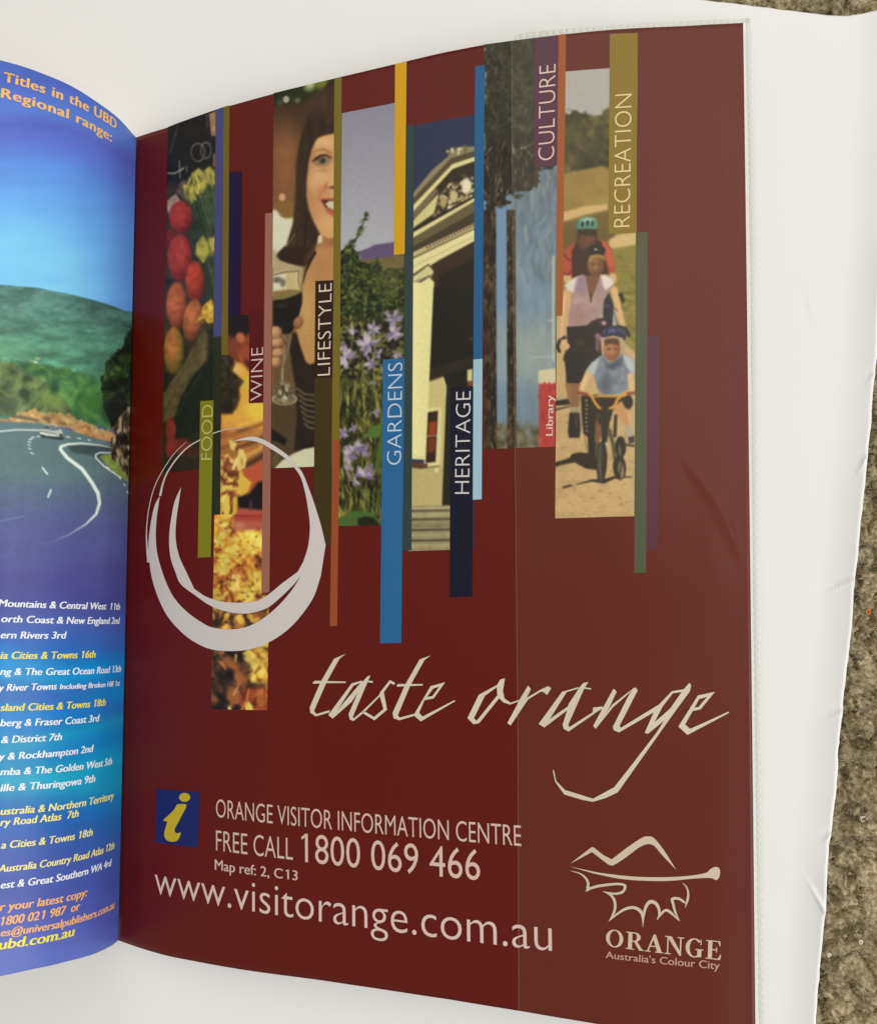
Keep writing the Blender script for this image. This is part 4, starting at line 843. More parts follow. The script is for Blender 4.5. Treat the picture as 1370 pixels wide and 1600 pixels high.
    p.poly([(395, 300), (440, 350), (500, 330), (540, 280), (540, 360), (470, 400), (410, 380)], (76, 82, 104), 22, .7).poly([(420, 400), (470, 480), (460, 590), (370, 590), (350, 500)], (86, 92, 110), 40, .6).line([(545, 380), (540, 480)], 12, (150, 156, 168), 16, .7).line([(440, 340), (470, 350), (510, 315)], 7, (60, 64, 84), 10)
    p.line([(272, 430), (238, 500), (218, 575)], [56, 46, 42], (214, 176, 130), 10).line([(610, 440), (615, 570)], [46, 40], (214, 176, 130), 10).line([(262, 440), (225, 540)], 14, (236, 206, 164), 14, .6)
    p.line([(262, 585), (300, 600), (330, 660), (365, 700), (395, 702)], 22, (214, 150, 50), 6).line([(440, 702), (475, 690), (510, 625), (550, 592), (600, 585)], 22, (214, 150, 50), 6).line([(325, 606), (510, 608)], 16, (184, 128, 46), 6).line([(330, 602), (505, 604)], 5, (226, 180, 90), 6, .7).ell(405, 705, 34, 14, (44, 38, 32), soft=.5)
    p.line([(200, 575), (262, 590)], 24, (140, 64, 50), 10).line([(590, 582), (640, 580)], 24, (140, 70, 52), 10)
photo('printed_photo', RP, [(872.5, 112.3), (996, 104), (990.8, 806.5), (867.3, 810)], paint_rec, Rr, (172, 170, 170), label='narrow photo of cyclists on a dirt track')

# ---- plain bars of colour
BARS = [
 ('lilac', [(337.6, 170.8), (350, 166.5), (346, 525), (333.4, 526)], (72, 72, 118), .10), ('dark green', [(333.4, 526), (346.2, 525), (344.4, 804), (331, 805)], (44, 48, 32), .10),
 ('olive brown', [(350, 166.5), (359, 164), (356.2, 554), (346.2, 554.5)], (112, 94, 36), .10), ('dark navy', [(358.2, 269), (378, 267), (376, 492), (356.8, 493)], (36, 18, 56), .10),
 ('yellow green', [(313.4, 626.5), (334, 625.5), (329.6, 870.5), (309.3, 871.5)], (126, 124, 34), .13), ('dusty pink', [(414.6, 333.5), (426.8, 332), (421.2, 925.5), (408.8, 926.5)], (152, 100, 84), .12),
 ('maroon label', [(390, 486), (414, 485), (412.3, 629), (389, 630)], (88, 24, 26), .09), ('olive', [(522.5, 122), (534, 119.3), (530.6, 687), (519.4, 688)], (116, 102, 38), .10),
 ('burnt orange', [(519.4, 688), (530.6, 687), (527, 977.5), (515.6, 978.5)], (150, 76, 42), .10), ('dark brown label', [(493, 439), (521.6, 437.5), (519.3, 590), (491.6, 590)], (48, 31, 16), .11),
 ('dark olive', [(491.6, 590), (519.3, 590), (517, 852), (490.4, 853)], (64, 52, 26), .11),
 ('golden yellow', [(617.4, 99.6), (635.4, 95.6), (632.4, 396.5), (615.6, 398)], (204, 154, 18), .10), ('blue', [(598.6, 562), (632.2, 560), (627, 1004.5), (594, 1005.5)], (44, 100, 148), .12),
 ('slate', [(634, 196), (646.8, 194), (643, 859.5), (629, 861)], (52, 66, 64), .10), ('blue', [(742.4, 103.5), (757.4, 101), (753.6, 560.5), (739.6, 561.5)], (36, 92, 134), .10),
 ('pale blue', [(739.6, 561.5), (753.8, 560.5), (752.6, 780), (738, 781)], (152, 188, 202), .10), ('midnight blue label', [(704.2, 605.6), (739.6, 604), (738, 932), (702.6, 933)], (28, 28, 44), .13),
 ('purple label', [(835.4, 59.5), (872.8, 54), (869.8, 258.5), (834.6, 261)], (82, 38, 64), .10), ('orange', [(872.6, 54), (884.4, 52.4), (878.8, 493), (867.9, 493.5)], (156, 82, 36), .11),
 ('mustard label', [(952.6, 52.6), (996.4, 51), (993.4, 363.5), (950.4, 365)], (134, 110, 34), .10), ('grey green', [(993.2, 362.5), (1012, 362), (1009.2, 895), (990.6, 895.5)], (78, 82, 62), .10),
 ('purple', [(1011, 525), (1029.5, 524.5), (1028, 858.5), (1009.2, 859)], (86, 40, 58), .10)]
for nm, q, c, h in BARS: bar('colour_bar', RP, q, c, Rr, h, nm + ' printed bar')

# ---- words up the bars
WHITE, WARM = (214, 200, 178), (214, 186, 168)
for txt, p0, p1, t0, t1, c in (
   ('FOOD', (331, 718), (333.4, 632), (314.6, 718), (316, 632), (190, 186, 120)), ('WINE', (410, 625.5), (412, 542), (391.4, 625.5), (393, 542), (214, 186, 178)),
   ('LIFESTYLE', (516, 586), (519, 442), (496, 586), (498.4, 442), (220, 206, 184)), ('GARDENS', (627, 726), (629.3, 566), (604.6, 726), (606.4, 566), (190, 204, 214)),
   ('HERITAGE', (733.4, 771.5), (736, 611), (710.4, 771.5), (712.5, 611), (206, 204, 200)), ('CULTURE', (866, 249), (868.6, 99.5), (840.6, 249), (842.4, 99.5), (224, 190, 178)),
   ('RECREATION', (984, 354), (987.4, 146), (958.6, 354), (960.6, 146), (222, 206, 150))):
    lettering('lettering', RP, txt, p0, p1, t0, t1, c, Rr, h=.18, off=-.015)
lettering('lettering', RP, 'Library', (863.5, 681), (864.6, 617), (853, 681), (853.6, 617), (222, 190, 176), Rr, h=.18, ref='L', bold=(0, .03))

# ---- brushed ring
def Z(pts, ox, oy, k): return type(pts)([(ox + x / k, oy + y / k) for x, y in pts])
G = lambda pts: Z(pts, 200, 640, 3.267)
def smooth(pts, n=4): return [tuple(p) for p in catmull(pts, n)]
def stroke(pts, ws, n=4):
    P_ = catmull(pts, n); W = np.interp(np.linspace(0, len(pts) - 1, len(P_)), range(len(pts)), ws)
    d = np.gradient(P_, axis=0); d /= np.linalg.norm(d, axis=1)[:, None] + 1e-9; nn = np.stack([-d[:, 1], d[:, 0]], 1) * W[:, None] / 2
    return Strip([tuple(a) for a in P_ + nn] + [tuple(a) for a in (P_ - nn)[::-1]])
ringp = []
outer = smooth([(165, 440), (138, 490), (118, 580), (107, 680), (110, 760), (122, 850), (152, 950), (200, 1050), (268, 1130), (340, 1186), (430, 1225), (540, 1233), (640, 1220), (740, 1178), (830, 1112), (900, 1032), (952, 950), (985, 850)]) + [(1010, 692)]
outer2 = smooth([(1010, 692), (986, 590), (952, 480), (920, 390), (886, 312), (855, 288)])[1:]
inner = smooth([(848, 292), (880, 340), (900, 400), (918, 490), (930, 600), (920, 700), (897, 775), (885, 845)])[:-1] + smooth([(885, 845), (862, 885), (830, 932), (770, 1000), (700, 1060), (620, 1105), (540, 1122), (440, 1115), (370, 1082), (300, 1030), (240, 965), (200, 890), (168, 800), (149, 720), (144, 640), (148, 560), (156, 500)])
ringp.append(outer + outer2 + inner)
ringp.append(smooth([(273, 395), (240, 470), (222, 560), (212, 650), (218, 750), (244, 830), (270, 890), (340, 945), (420, 1000), (500, 1030), (580, 1042), (650, 1034), (720, 1008), (790, 950), (850, 890), (887, 843)])[:-1] + [(890, 838), (925, 700), (897, 775), (868, 828)] +
             smooth([(790, 885), (700, 958), (640, 981), (560, 986), (480, 980), (400, 955), (340, 915)])[:] + smooth([(340, 915), (300, 830), (262, 745), (245, 655), (249, 560), (262, 470)])[1:])
ringp.append(smooth([(540, 160), (600, 142), (650, 139), (700, 156), (760, 192), (822, 238), (858, 290)]) + smooth([(848, 295), (805, 250), (740, 206), (680, 172), (620, 157), (575, 158)]))
ringp.append(stroke([(597, 95), (540, 95), (480, 107), (435, 122)], [2, 3, 4, 5])); ringp.append(stroke([(372, 153), (310, 190), (255, 245), (208, 312), (182, 372), (166, 440)], [5, 6, 7, 7, 8, 12]))
ringp.append(stroke([(300, 165), (240, 222), (180, 310), (136, 400), (110, 500), (98, 600), (98, 680), (108, 780)], [1.5, 3, 4, 4.5, 4.5, 5, 8, 16]))
flat_to_surf('brushed_ring', RP, [G(q) for q in ringp], (204, 196, 192), Rr, .20, label='large pale brushed ring')

# ---- hand-lettered title
H1 = lambda pts: Z(pts, 470, 1000, 5.27); H2 = lambda pts: Z(pts, 720, 1040, 6.227); H3 = lambda pts: Z(pts, 850, 1040, 4.567)
scr = [H1(q) for q in (
 [(370, 115), (320, 155), (215, 345), (110, 585), (130, 610), (240, 578), (237, 597), (125, 630), (80, 600), (75, 555), (165, 345), (275, 155)], [(100, 350), (120, 336), (372, 343), (372, 354), (205, 356), (102, 361)],
 [(228, 618), (420, 358), (505, 335), (512, 345), (435, 377), (282, 610), (265, 650)], [(263, 648), (285, 600), (495, 352), (532, 345), (420, 510), (282, 632)],
 [(575, 293), (550, 300), (510, 345), (395, 610), (405, 655), (435, 668), (520, 600), (512, 583), (440, 645), (428, 638), (545, 360)], [(530, 332), (597, 340), (592, 353), (528, 345)],
 [(505, 590), (645, 455), (655, 430), (735, 330), (780, 355), (766, 370), (740, 355), (685, 430), (712, 575), (608, 662), (508, 602), (522, 585), (605, 635), (682, 568), (652, 465), (520, 600)],
 [(1070, 128), (1020, 165), (905, 370), (800, 620), (815, 640), (932, 608), (936, 625), (812, 662), (765, 645), (757, 600), (860, 370), (980, 160)], [(790, 375), (800, 363), (1005, 363), (1005, 375), (795, 385)],
 [(930, 620), (1070, 380), (1105, 383), (1020, 495), (975, 600), (1005, 632), (990, 672)], [(995, 636), (1268, 495), (1272, 505), (988, 672)], [(1072, 380), (1190, 348), (1095, 482), (1015, 497), (1035, 470), (1085, 462), (1142, 385), (1085, 402)])]
scr += [H2(q) for q in (
 [(65, 512), (175, 285), (350, 190), (355, 207), (235, 295), (128, 512), (155, 538), (355, 290), (376, 315), (180, 560), (125, 572)], [(430, 125), (410, 245), (425, 320), (485, 362), (560, 336), (560, 350), (480, 380), (415, 358), (370, 315), (355, 280), (350, 195), (385, 135)],
 [(655, 195), (682, 230), (640, 315), (655, 330), (485, 582), (452, 560), (550, 380), (560, 350)], [(635, 318), (775, 235), (850, 200), (880, 220), (840, 287), (800, 255), (775, 255), (652, 332)],
 [(757, 568), (985, 255), (1145, 210), (1150, 222), (1030, 258), (850, 545), (812, 603)], [(812, 603), (845, 535), (1045, 395), (1055, 420), (850, 575)],
 [(1240, 160), (1195, 235), (1045, 575), (1055, 600), (1365, 402), (1368, 420), (1048, 642), (1000, 615), (990, 575), (1040, 420), (1045, 380), (1150, 220), (1190, 170)], [(1195, 210), (1270, 221), (1265, 233), (1195, 224)])]
scr += [H3(q) for q in (
 [(350, 300), (415, 292), (425, 305), (345, 345)], [(495, 165), (518, 185), (465, 300), (368, 452), (350, 430), (415, 310)], [(368, 452), (440, 340), (490, 275), (640, 160), (612, 192), (492, 297)],
 [(655, 157), (667, 178), (538, 430), (548, 444), (815, 280), (800, 322), (535, 477), (497, 462), (490, 438), (602, 215), (638, 160)],
 [(717, 480), (725, 462), (785, 325), (812, 285), (910, 183), (1000, 168), (995, 186), (917, 198), (845, 292), (775, 428), (740, 487)], [(740, 487), (770, 420), (900, 305), (990, 175), (1035, 123), (1048, 140), (1040, 182), (930, 332)],
 [(890, 340), (935, 325), (740, 600), (525, 905), (440, 945), (350, 972), (280, 960), (145, 920), (80, 830), (62, 748), (70, 745), (88, 825), (150, 888), (350, 950), (500, 868), (620, 715), (800, 480)],
 [(957, 435), (1097, 212), (1120, 212), (1060, 322), (1005, 420), (1045, 455), (1022, 495)], [(1040, 452), (1315, 328), (1318, 337), (1022, 495)], [(1100, 212), (1218, 187), (1115, 313), (1058, 324), (1066, 300), (1100, 296), (1162, 222), (1112, 238)])]
flat_to_surf('title_lettering', RP, scr, (208, 196, 178), Rr, .16, label='slanted handwritten title in two words')

# ---- contact lines
C1 = (208, 180, 168)
lettering('lettering', RP, 'ORANGE VISITOR INFORMATION CENTRE', (338, 1277), (814.5, 1322.5), (338.5, 1248.5), (814.8, 1290), C1, Rr, off=-.006)
lettering('lettering', RP, 'FREE CALL', (338, 1329), (458, 1344), (338.5, 1297.5), (458.5, 1310), C1, Rr, off=-.006)
lettering('lettering', RP, '1800 069 466', (471, 1346.5), (750.5, 1376), (471.5, 1302), (751, 1328), C1, Rr, off=-.002)
lettering('lettering', RP, 'Map ref: 2, C13', (336, 1359), (465.5, 1376), (336.5, 1343), (466, 1361), (208, 176, 168), Rr, bold=(0, .025))
lettering('lettering', RP, 'www.visitorange.com.au', (242, 1396.5), (862.5, 1487), (242.5, 1366), (863, 1450.5), (212, 188, 180), Rr, off=-.009, ref='x')
I4 = lambda pts: Z(pts, 220, 1220, 4.03)
bar('sign_panel', RP, I4([(103, 50), (371, 74), (360, 424), (94, 388)]), (34, 44, 100), Rr, .12, 'blue square behind the yellow letter')
flat_to_surf('sign_letter', RP, [I4([(278 + 35 * math.cos(a), 105 + 28 * math.sin(a)) for a in [i * math.pi / 12 for i in range(24)]]),
    I4(smooth([(232, 148), (290, 152), (262, 215), (235, 268), (217, 300), (217, 322), (232, 332), (254, 326), (246, 355), (232, 376), (205, 385), (170, 378), (152, 355), (150, 330), (160, 290), (167, 258), (143, 250), (180, 215), (210, 185)], 3))], (190, 168, 44), Rr, .18, label='yellow italic letter i')
# ---- town emblem
L8 = lambda pts: Z(pts, 850, 1280, 3.806)
lg = [smooth([(155, 266), (220, 215), (284, 166)]) + smooth([(284, 166), (302, 174), (350, 212), (402, 240)])[1:] + smooth([(402, 240), (490, 172), (580, 112), (618, 103), (655, 115), (715, 190), (785, 302)])[1:] +
      smooth([(785, 302), (700, 212), (660, 165), (632, 150), (605, 151), (560, 172), (490, 225), (425, 268), (400, 276), (378, 268)])[1:] + [(285, 196)],
      smooth([(152, 282), (250, 303), (350, 322), (550, 343), (750, 345), (880, 335), (960, 320), (985, 300), (1010, 286), (1035, 288), (1046, 312), (1038, 350), (1020, 363), (990, 351), (900, 353), (750, 367), (600, 367), (450, 355), (300, 325)]),
      stroke([(158, 308), (215, 325), (250, 355), (262, 385), (256, 412)], [2, 8, 13, 16, 14]), [(244, 432), (262, 396), (272, 400), (270, 425)],
      stroke([(258, 418), (300, 404), (350, 394), (430, 386), (470, 390), (482, 402), (468, 432), (430, 444), (390, 440), (350, 430)], [14, 16, 16, 14, 14, 16, 15, 14, 10, 3]),
      stroke([(352, 430), (396, 452), (418, 485), (422, 525), (410, 568), (386, 608)], [3, 14, 16, 16, 14, 3]), stroke([(384, 609), (430, 568), (480, 536), (530, 526), (570, 545), (585, 580), (587, 642)], [3, 12, 16, 18, 20, 14, 2]),
      stroke([(586, 642), (592, 570), (606, 520), (630, 492), (662, 500), (682, 535), (684, 570), (670, 600)], [2, 14, 18, 22, 20, 17, 13, 3]), stroke([(670, 600), (694, 566), (722, 542), (752, 556), (805, 607)], [3, 13, 16, 16, 3]),
      stroke([(805, 607), (780, 555), (768, 510), (762, 476), (795, 472), (825, 488), (840, 500)], [3, 13, 15, 18, 15, 14, 8]), stroke([(838, 526), (852, 480), (856, 440), (846, 405), (823, 378)], [3, 15, 12, 8, 2])]
flat_to_surf('town_emblem', RP, [L8(q) for q in lg], (202, 186, 164), Rr, .16, label='pale line emblem of hills over a leaf')
lettering('lettering', RP, '', (945.5, 1478), (1125.4, 1500.5), (946, 1451.5), (1126, 1471), (204, 182, 158), Rr, custom=serif_word('ORANGE'))
lettering('lettering', RP, "Australia's Colour City", (946, 1497), (1124, 1515), (946.5, 1486.5), (1124.5, 1503), (196, 150, 140), Rr, bold=(0, .02))
# ---- facing page and the block of leaves under it
LTOP = [(213, 214.5), (205, 206), (190, 189), (170, 172), (150, 158), (100, 128), (50, 108), (0, 93.5), (-60, 80)]
LBOT = [(185, 1470), (175, 1478), (150, 1490), (100, 1504), (50, 1515), (0, 1526), (-60, 1537)]
def lp_grid(n_s, n_y, smax=None):
    st, Yt = LP.hit(*np.array(LTOP, float).T); sb, Yb = LP.hit(*np.array(LBOT, float).T)
    s0 = np.linspace(st[0], sb[0], n_y); smax = smax or LP.s[-1] * .985
    e = np.r_[np.linspace(0, .28, n_s - 50, endpoint=False), np.linspace(.28, 1, 50)]
    S_ = s0[:, None] + e[None] * (smax - s0)[:, None]
    # past the frame the head and foot run on parallel
    st = np.r_[st, .26]; Yt = np.r_[Yt, Yt[-1]]; sb = np.r_[sb, .26]; Yb = np.r_[Yb, Yb[-1]]
    top_s, bot_s = S_[0], S_[-1]
    k = np.ones(9) / 9; pad = lambda a: np.convolve(np.r_[a[0] + (a[0] - a[4:0:-1]), a, [a[-1]] * 4], k, 'valid')
    yt, yb = pad(np.interp(top_s, st, Yt)), pad(np.interp(bot_s, sb, Yb)); v_ = np.linspace(0, 1, n_y)[:, None]
    return S_, yt[None] * (1 - v_) + yb[None] * v_
Sl, Yl = lp_grid(330, 1250)
Pl = LP.at(Sl, Yl); lx, ly = project(Pl[..., 0], Pl[..., 1], Pl[..., 2])
def paint_left(p):
    srand(9); X, Y = p.X0, p.Y0; p.z(0, 0, 1)
    ys = [90, 200, 900, 940, 975, 1010, 1040, 1060, 1092, 1130, 1180, 1220, 1262, 1300, 1350, 1420, 1480, 1560]
    cs = [(56, 98, 190), (70, 88, 178), (76, 74, 146), (72, 74, 152), (72, 92, 172), (40, 104, 190), (16, 130, 206), (18, 142, 206), (46, 106, 186), (18, 126, 202), (20, 134, 196), (26, 150, 196), (32, 106, 182), (52, 94, 178), (66, 86, 172), (76, 88, 174), (88, 102, 188), (98, 112, 192)]
    wy = Y + 14 * (vnoise(X, Y, 90, 51, 2, 1, .5) - .5) + np.clip(X, -100, 220) * -.06 * (Y > 1000)
    for k in range(3): p.c[:, k] = np.interp(wy, ys, [c[k] for c in cs])
    # concentric glow of the sky
    r_ = np.hypot((X - 30) * .95, (Y - 455)); rr = [0, 90, 150, 205, 238, 262, 285, 330, 380]
    rc = [(126, 200, 250), (122, 194, 250), (102, 164, 238), (90, 138, 224), (88, 112, 206), (84, 98, 192), (84, 120, 210), (72, 96, 188), (62, 92, 184)]
    sky = np.stack([np.interp(r_, rr, [c[k] for c in rc]) for k in range(3)], 1); m = (Y < 520)[:, None]; p.c = np.where(m, sky, p.c)
    p.z(0, 430, 5.519)
    hill = [(-900, 110), (-100, 84), (0, 80), (110, 88), (340, 108), (480, 140), (560, 150), (740, 195), (900, 240), (1000, 275), (1070, 305), (1200, 320), (1300, 330), (1300, 1300), (-900, 1300)]
    p.poly(hill, (84, 124, 118), 6); mk = p.mask(hill, 6); p.mix(mk * np.clip((p.Y - 250) / 500, 0, .9), (84, 142, 116)); p.mix(mk * np.clip((p.X - 500) / 500, 0, 1) * .4, (58, 96, 92))
    p.tex(.30, 150, 4, mk, .7, 2.2); p.tex(.16, 36, 5, mk, .8, 1.5); p.ell(40, 640, 260, 90, (110, 164, 130), soft=1.2, a=.5)
    p.poly([(250, 735), (320, 740), (328, 768), (280, 774), (250, 760)], (210, 212, 176), 8).poly([(300, 710), (350, 708), (335, 735), (300, 730)], (150, 164, 130), 8).line([(140, 745), (250, 765), (420, 800)], 14, (50, 92, 74), 20, .7)
    p.rag = 34
    mid = [(150, 745), (430, 790), (700, 830), (880, 900), (900, 1010), (960, 1330), (500, 1250), (200, 1100)]
    p.poly(mid, (78, 128, 76), 40); p.pal(70, 7, [(48, 92, 58), (76, 124, 70), (104, 148, 84), (64, 108, 74)], p.mask(mid, 40) * .9, contrast=2.2)
    near = [(-900, 740), (0, 732), (90, 745), (160, 790), (230, 850), (350, 900), (450, 1000), (560, 1090), (640, 1230), (300, 1200), (130, 1200), (-900, 1230)]
    p.poly(near, (86, 112, 66), 26); p.pal(64, 9, [(52, 70, 46), (86, 106, 62), (118, 136, 82), (74, 92, 62), (104, 120, 80)], p.mask(near, 26) * .95, contrast=2.3)
    p.ell(440, 1060, 100, 90, (112, 138, 70), soft=.9, a=.7).ell(470, 970, 44, 60, (46, 76, 50), soft=.8, a=.8).ell(800, 1100, 130, 130, (66, 116, 54), soft=.9, a=.6).ell(60, 1130, 90, 80, (70, 84, 70), soft=.9, a=.6).ell(240, 1230, 44, 40, (84, 76, 62), soft=.7)
    bank = [(-900, 1215), (-40, 1215), (60, 1240), (180, 1190), (260, 1165), (420, 1180), (560, 1200), (680, 1250), (820, 1300), (970, 1350), (1000, 1450), (800, 1400), (560, 1320), (350, 1280), (0, 1262), (-900, 1250)]
    p.poly(bank, (184, 156, 106), 16); p.pal(44, 10, [(120, 100, 74), (176, 146, 96), (208, 176, 120), (186, 130, 84)], p.mask(bank, 16) * .9, contrast=2.); p.line([(700, 1340), (860, 1390), (980, 1430)], 26, (196, 132, 90), 24, .7).line([(-40, 1240), (60, 1255)], 20, (190, 130, 100), 16, .7)
    p.line([(120, 1215), (180, 1225), (250, 1235), (320, 1250)], 30, (84, 78, 64), 24, .8)
    p.rag = 0
    road = [(-900, 1262), (0, 1262), (200, 1268), (360, 1282), (560, 1322), (760, 1388), (960, 1450), (1120, 1700), (1300, 2000), (1300, 2650), (-900, 2650)]
    rm = p.mask(road, 8); p.mix(rm * np.clip((2560 - p.Y) / 800, 0, 1), (92, 116, 124)); p.mix(rm * np.clip((p.Y - 1700) / 550, 0, 1) * np.clip((2600 - p.Y) / 300, 0, 1) * .6, (84, 84, 156))
    p.poly([(560, 1450), (960, 1470), (1100, 1650), (960, 1640), (800, 1560), (620, 1530)], (64, 78, 84), 16, .7); p.tex(.05, 30, 12, rm)
    wl = (220, 232, 228); fade = np.clip((2400 - p.Y) / 520, 0, 1)
    p.line([(965, 1488), (860, 1465), (700, 1450), (580, 1458), (525, 1478), (520, 1500), (580, 1575), (707, 1670), (790, 1785), (845, 1880), (859, 1966), (830, 2060), (740, 2148), (600, 2235), (400, 2320)], [6, 10, 16, 22, 26, 30, 32, 33, 33, 33, 30, 26, 20, 14, 4], wl, 6, .9 * fade)
    p.line([(-900, 1400), (-60, 1352), (0, 1346), (150, 1332), (345, 1336)], 12, wl, 6, .9).line([(965, 1532), (860, 1530), (826, 1545), (826, 1575), (900, 1650), (1040, 1745)], 12, wl, 5, .9)
    p.poly([(862, 1565), (900, 1548), (980, 1540), (1060, 1640), (1130, 1780), (1090, 1770), (960, 1680)], (134, 150, 76), 12); p.tex(.2, 30, 13, p.mask([(862, 1565), (980, 1540), (1130, 1780), (960, 1680)]))
    for a, b in (((270, 1405), (296, 1394)), ((250, 1418), (276, 1412)), ((243, 1438), (264, 1440)), ((240, 1462), (258, 1468)), ((246, 1492), (264, 1498)), ((264, 1530), (286, 1540)), ((366, 1660), (408, 1714)), ((440, 1850), (414, 1914)), ((320, 1390), (342, 1388)), ((570, 1392), (600, 1396)), ((670, 1404), (696, 1408)), ((760, 1420), (780, 1424)), ((914, 1652), (940, 1666)), ((974, 1698), (994, 1710)), ((1026, 1742), (1042, 1756)), ((1066, 1800), (1080, 1814)), ((1097, 1866), (1110, 1882))):
        p.line([a, b], 15 if 1640 < a[1] < 1900 and a[0] < 500 else 10, wl, 6, .9)
    p.line([(-60, 2147), (0, 2121), (207, 2078)], 9, (150, 160, 210), 9, .5)
    # the car
    p.poly([(345, 1375), (350, 1392), (380, 1402), (540, 1424), (552, 1410), (545, 1370), (520, 1392)], (52, 60, 62), 7)
    p.poly([(340, 1345), (352, 1325), (385, 1295), (420, 1284), (490, 1290), (520, 1325), (540, 1350), (545, 1395), (400, 1385), (350, 1372)], (176, 184, 182), 6).poly([(352, 1328), (385, 1298), (430, 1290), (475, 1296), (495, 1335), (470, 1342), (400, 1328)], (104, 116, 120), 5).poly([(380, 1305), (415, 1297), (420, 1322), (370, 1316)], (60, 72, 76), 5).poly([(485, 1300), (502, 1310), (512, 1332), (495, 1335)], (62, 70, 74), 5)
    p.line([(345, 1345), (480, 1368)], 9, (90, 96, 98), 6, .8).line([(348, 1358), (478, 1380)], 10, (222, 228, 226), 6).ell(372, 1388, 12, 12, (36, 40, 42), soft=.4).ell(525, 1385, 14, 20, (66, 70, 72), soft=.5)
    # dark trees and the cutting on the right
    p.rag = 40
    tr = [(880, 1100), (862, 1020), (885, 960), (895, 830), (930, 740), (1000, 680), (1060, 620), (1100, 480), (1300, 400), (1300, 1340), (980, 1320), (930, 1240)]
    p.poly(tr, (38, 62, 40), 26); p.pal(60, 14, [(18, 30, 22), (40, 64, 38), (70, 100, 50), (28, 44, 32)], p.mask(tr, 22) * .95, contrast=2.2); p.ell(1000, 1150, 110, 120, (28, 34, 34), soft=.8, a=.8)
    rk = [(960, 1480), (975, 1340), (1030, 1260), (1070, 1170), (1120, 1140), (1300, 1120), (1300, 1900), (1110, 1780), (1060, 1680), (1010, 1620), (965, 1550)]
    p.poly(rk, (84, 72, 58), 12); p.pal(44, 16, [(34, 30, 28), (84, 72, 56), (136, 120, 94), (60, 52, 44), (170, 156, 128)], p.mask(rk, 12), 1.4, .7, contrast=2.6)
    p.rag = 0; p.c = soften(p.c, Sl.shape, 1); p.z(0, 0, 1)
    # swirls of the lower half
    for (a, b, c, w_, col, al) in ((1022, 1060, 1032, 20, (0, 150, 220), .55), (1075, 1085, 1060, 16, (60, 84, 180), .5), (1120, 1115, 1080, 22, (0, 130, 220), .45), (1172, 1150, 1120, 16, (20, 170, 190), .5), (1208, 1190, 1150, 18, (10, 120, 190), .4), (1225, 1215, 1180, 26, (20, 170, 200), .6), (1290, 1280, 1240, 20, (30, 100, 200), .4)):
        p.line([(-200, a + 8), (0, a), (100, b), (210, c)], w_, col, w_ * 1.4, al)
    p.tex(.035, 30, 61, None, .4, 2.)
pl = Paint(lx, ly, (60, 90, 180)); paint_left(pl); pl.c = pl.c * np.array([1.02, 1.03, 1.0])
left = slab('facing_page', LP, Sl, Yl, .00012, PHOTO, book, np.vstack([pl.c, np.full_like(pl.c, 225)]), 1.0); left['label'] = 'blue glossy page with a curving road photo'
Lp = left
YEL, CRE, ORA, PWH = (250, 226, 70), (240, 230, 140), (244, 178, 104), (232, 236, 246)
IT = dict( bold=(0, .03, .06), shear=.2, ds=.001)
rows = [('Mountains & Central West  11th', (-3, 947.5), (187, 953), 11, 10.4, PWH), ('orth Coast & New England 2nd', (1, 972), (186, 975), 11, 10.4, PWH), ('ern Rivers 3rd', (0, 997.4), (102, 998), 11, 11, PWH),
 ('ia Cities & Towns 16th', (0, 1029.4), (148.5, 1027.5), 11.2, 11, YEL), ('ng & The Great Ocean Road 13th', (0, 1054.5), (188.5, 1050), 11, 10.4, PWH), ('y River Towns', (-3, 1080), (88, 1077.5), 11, 10.6, PWH), ('Including Broken Hill 1st', (93, 1077), (187, 1071.5), 8, 8.4, PWH),
 ('sland Cities & Towns 18th', (0, 1111), (164.5, 1102.6), 11.2, 11, YEL), ('berg & Fraser Coast 3rd', (0, 1135), (154, 1127.5), 11, 11, PWH), ('& District 7th', (1, 1161.5), (96, 1156.4), 11, 11, PWH), ('y & Rockhampton 2nd', (-3, 1187.8), (144.5, 1175), 11, 11, PWH),
 ('mba & The Golden West 5th', (0, 1211.6), (174.5, 1194.5), 11, 11, PWH), ('ille & Thuringowa 9th', (0, 1237), (148, 1222), 11.4, 11.4, PWH), ('ustralia & Northern Territory', (0, 1273.6), (177, 1248.5), 11.4, 11.4, CRE),
 ('ry Road Atlas  7th', (0, 1291), (122, 1276.5), 11.4, 11.4, CRE), ('a Cities & Towns 18th', (1, 1326.5), (144, 1306), 11.4, 11.4, CRE), ('Australia Country Road Atlas 12th', (-3, 1363.5), (178, 1326.5), 11.4, 11, CRE), ('est & Great Southern WA 4rd', (0, 1389), (173, 1353.5), 11.4, 11, PWH),
 ('r your latest copy:', (-1, 1424), (135.5, 1400.5), 13, 12.6, ORA), ('1800 021 987  or', (-1, 1447), (124, 1422), 13.4, 12.8, ORA), ('es@universalpublishers.com.au', (0, 1464), (178, 1419.5), 12, 11.6, ORA), ('ubd.com.au', (-3, 1484.4), (115, 1462.4), 15.4, 14.6, YEL)]
for t_, a, b, h0, h1, c in rows:
    lettering('lettering', LP, t_, a, b, (a[0], a[1] - h0), (b[0], b[1] - h1), c, Lp, h=.05, **IT)
for t_, a, b, h0, h1 in (('Titles in the UBD', (5, 126.5), (181.5, 202), 15, 15), ('Regional range:', (1, 151.6), (174.5, 221.5), 15, 15)):
    lettering('lettering', LP, t_, a, b, (a[0], a[1] - h0), (b[0], b[1] - h1), (240, 184, 96), Lp, h=.05, bold=(0, .035, .07), shear=.06, ds=.001, track=.05)
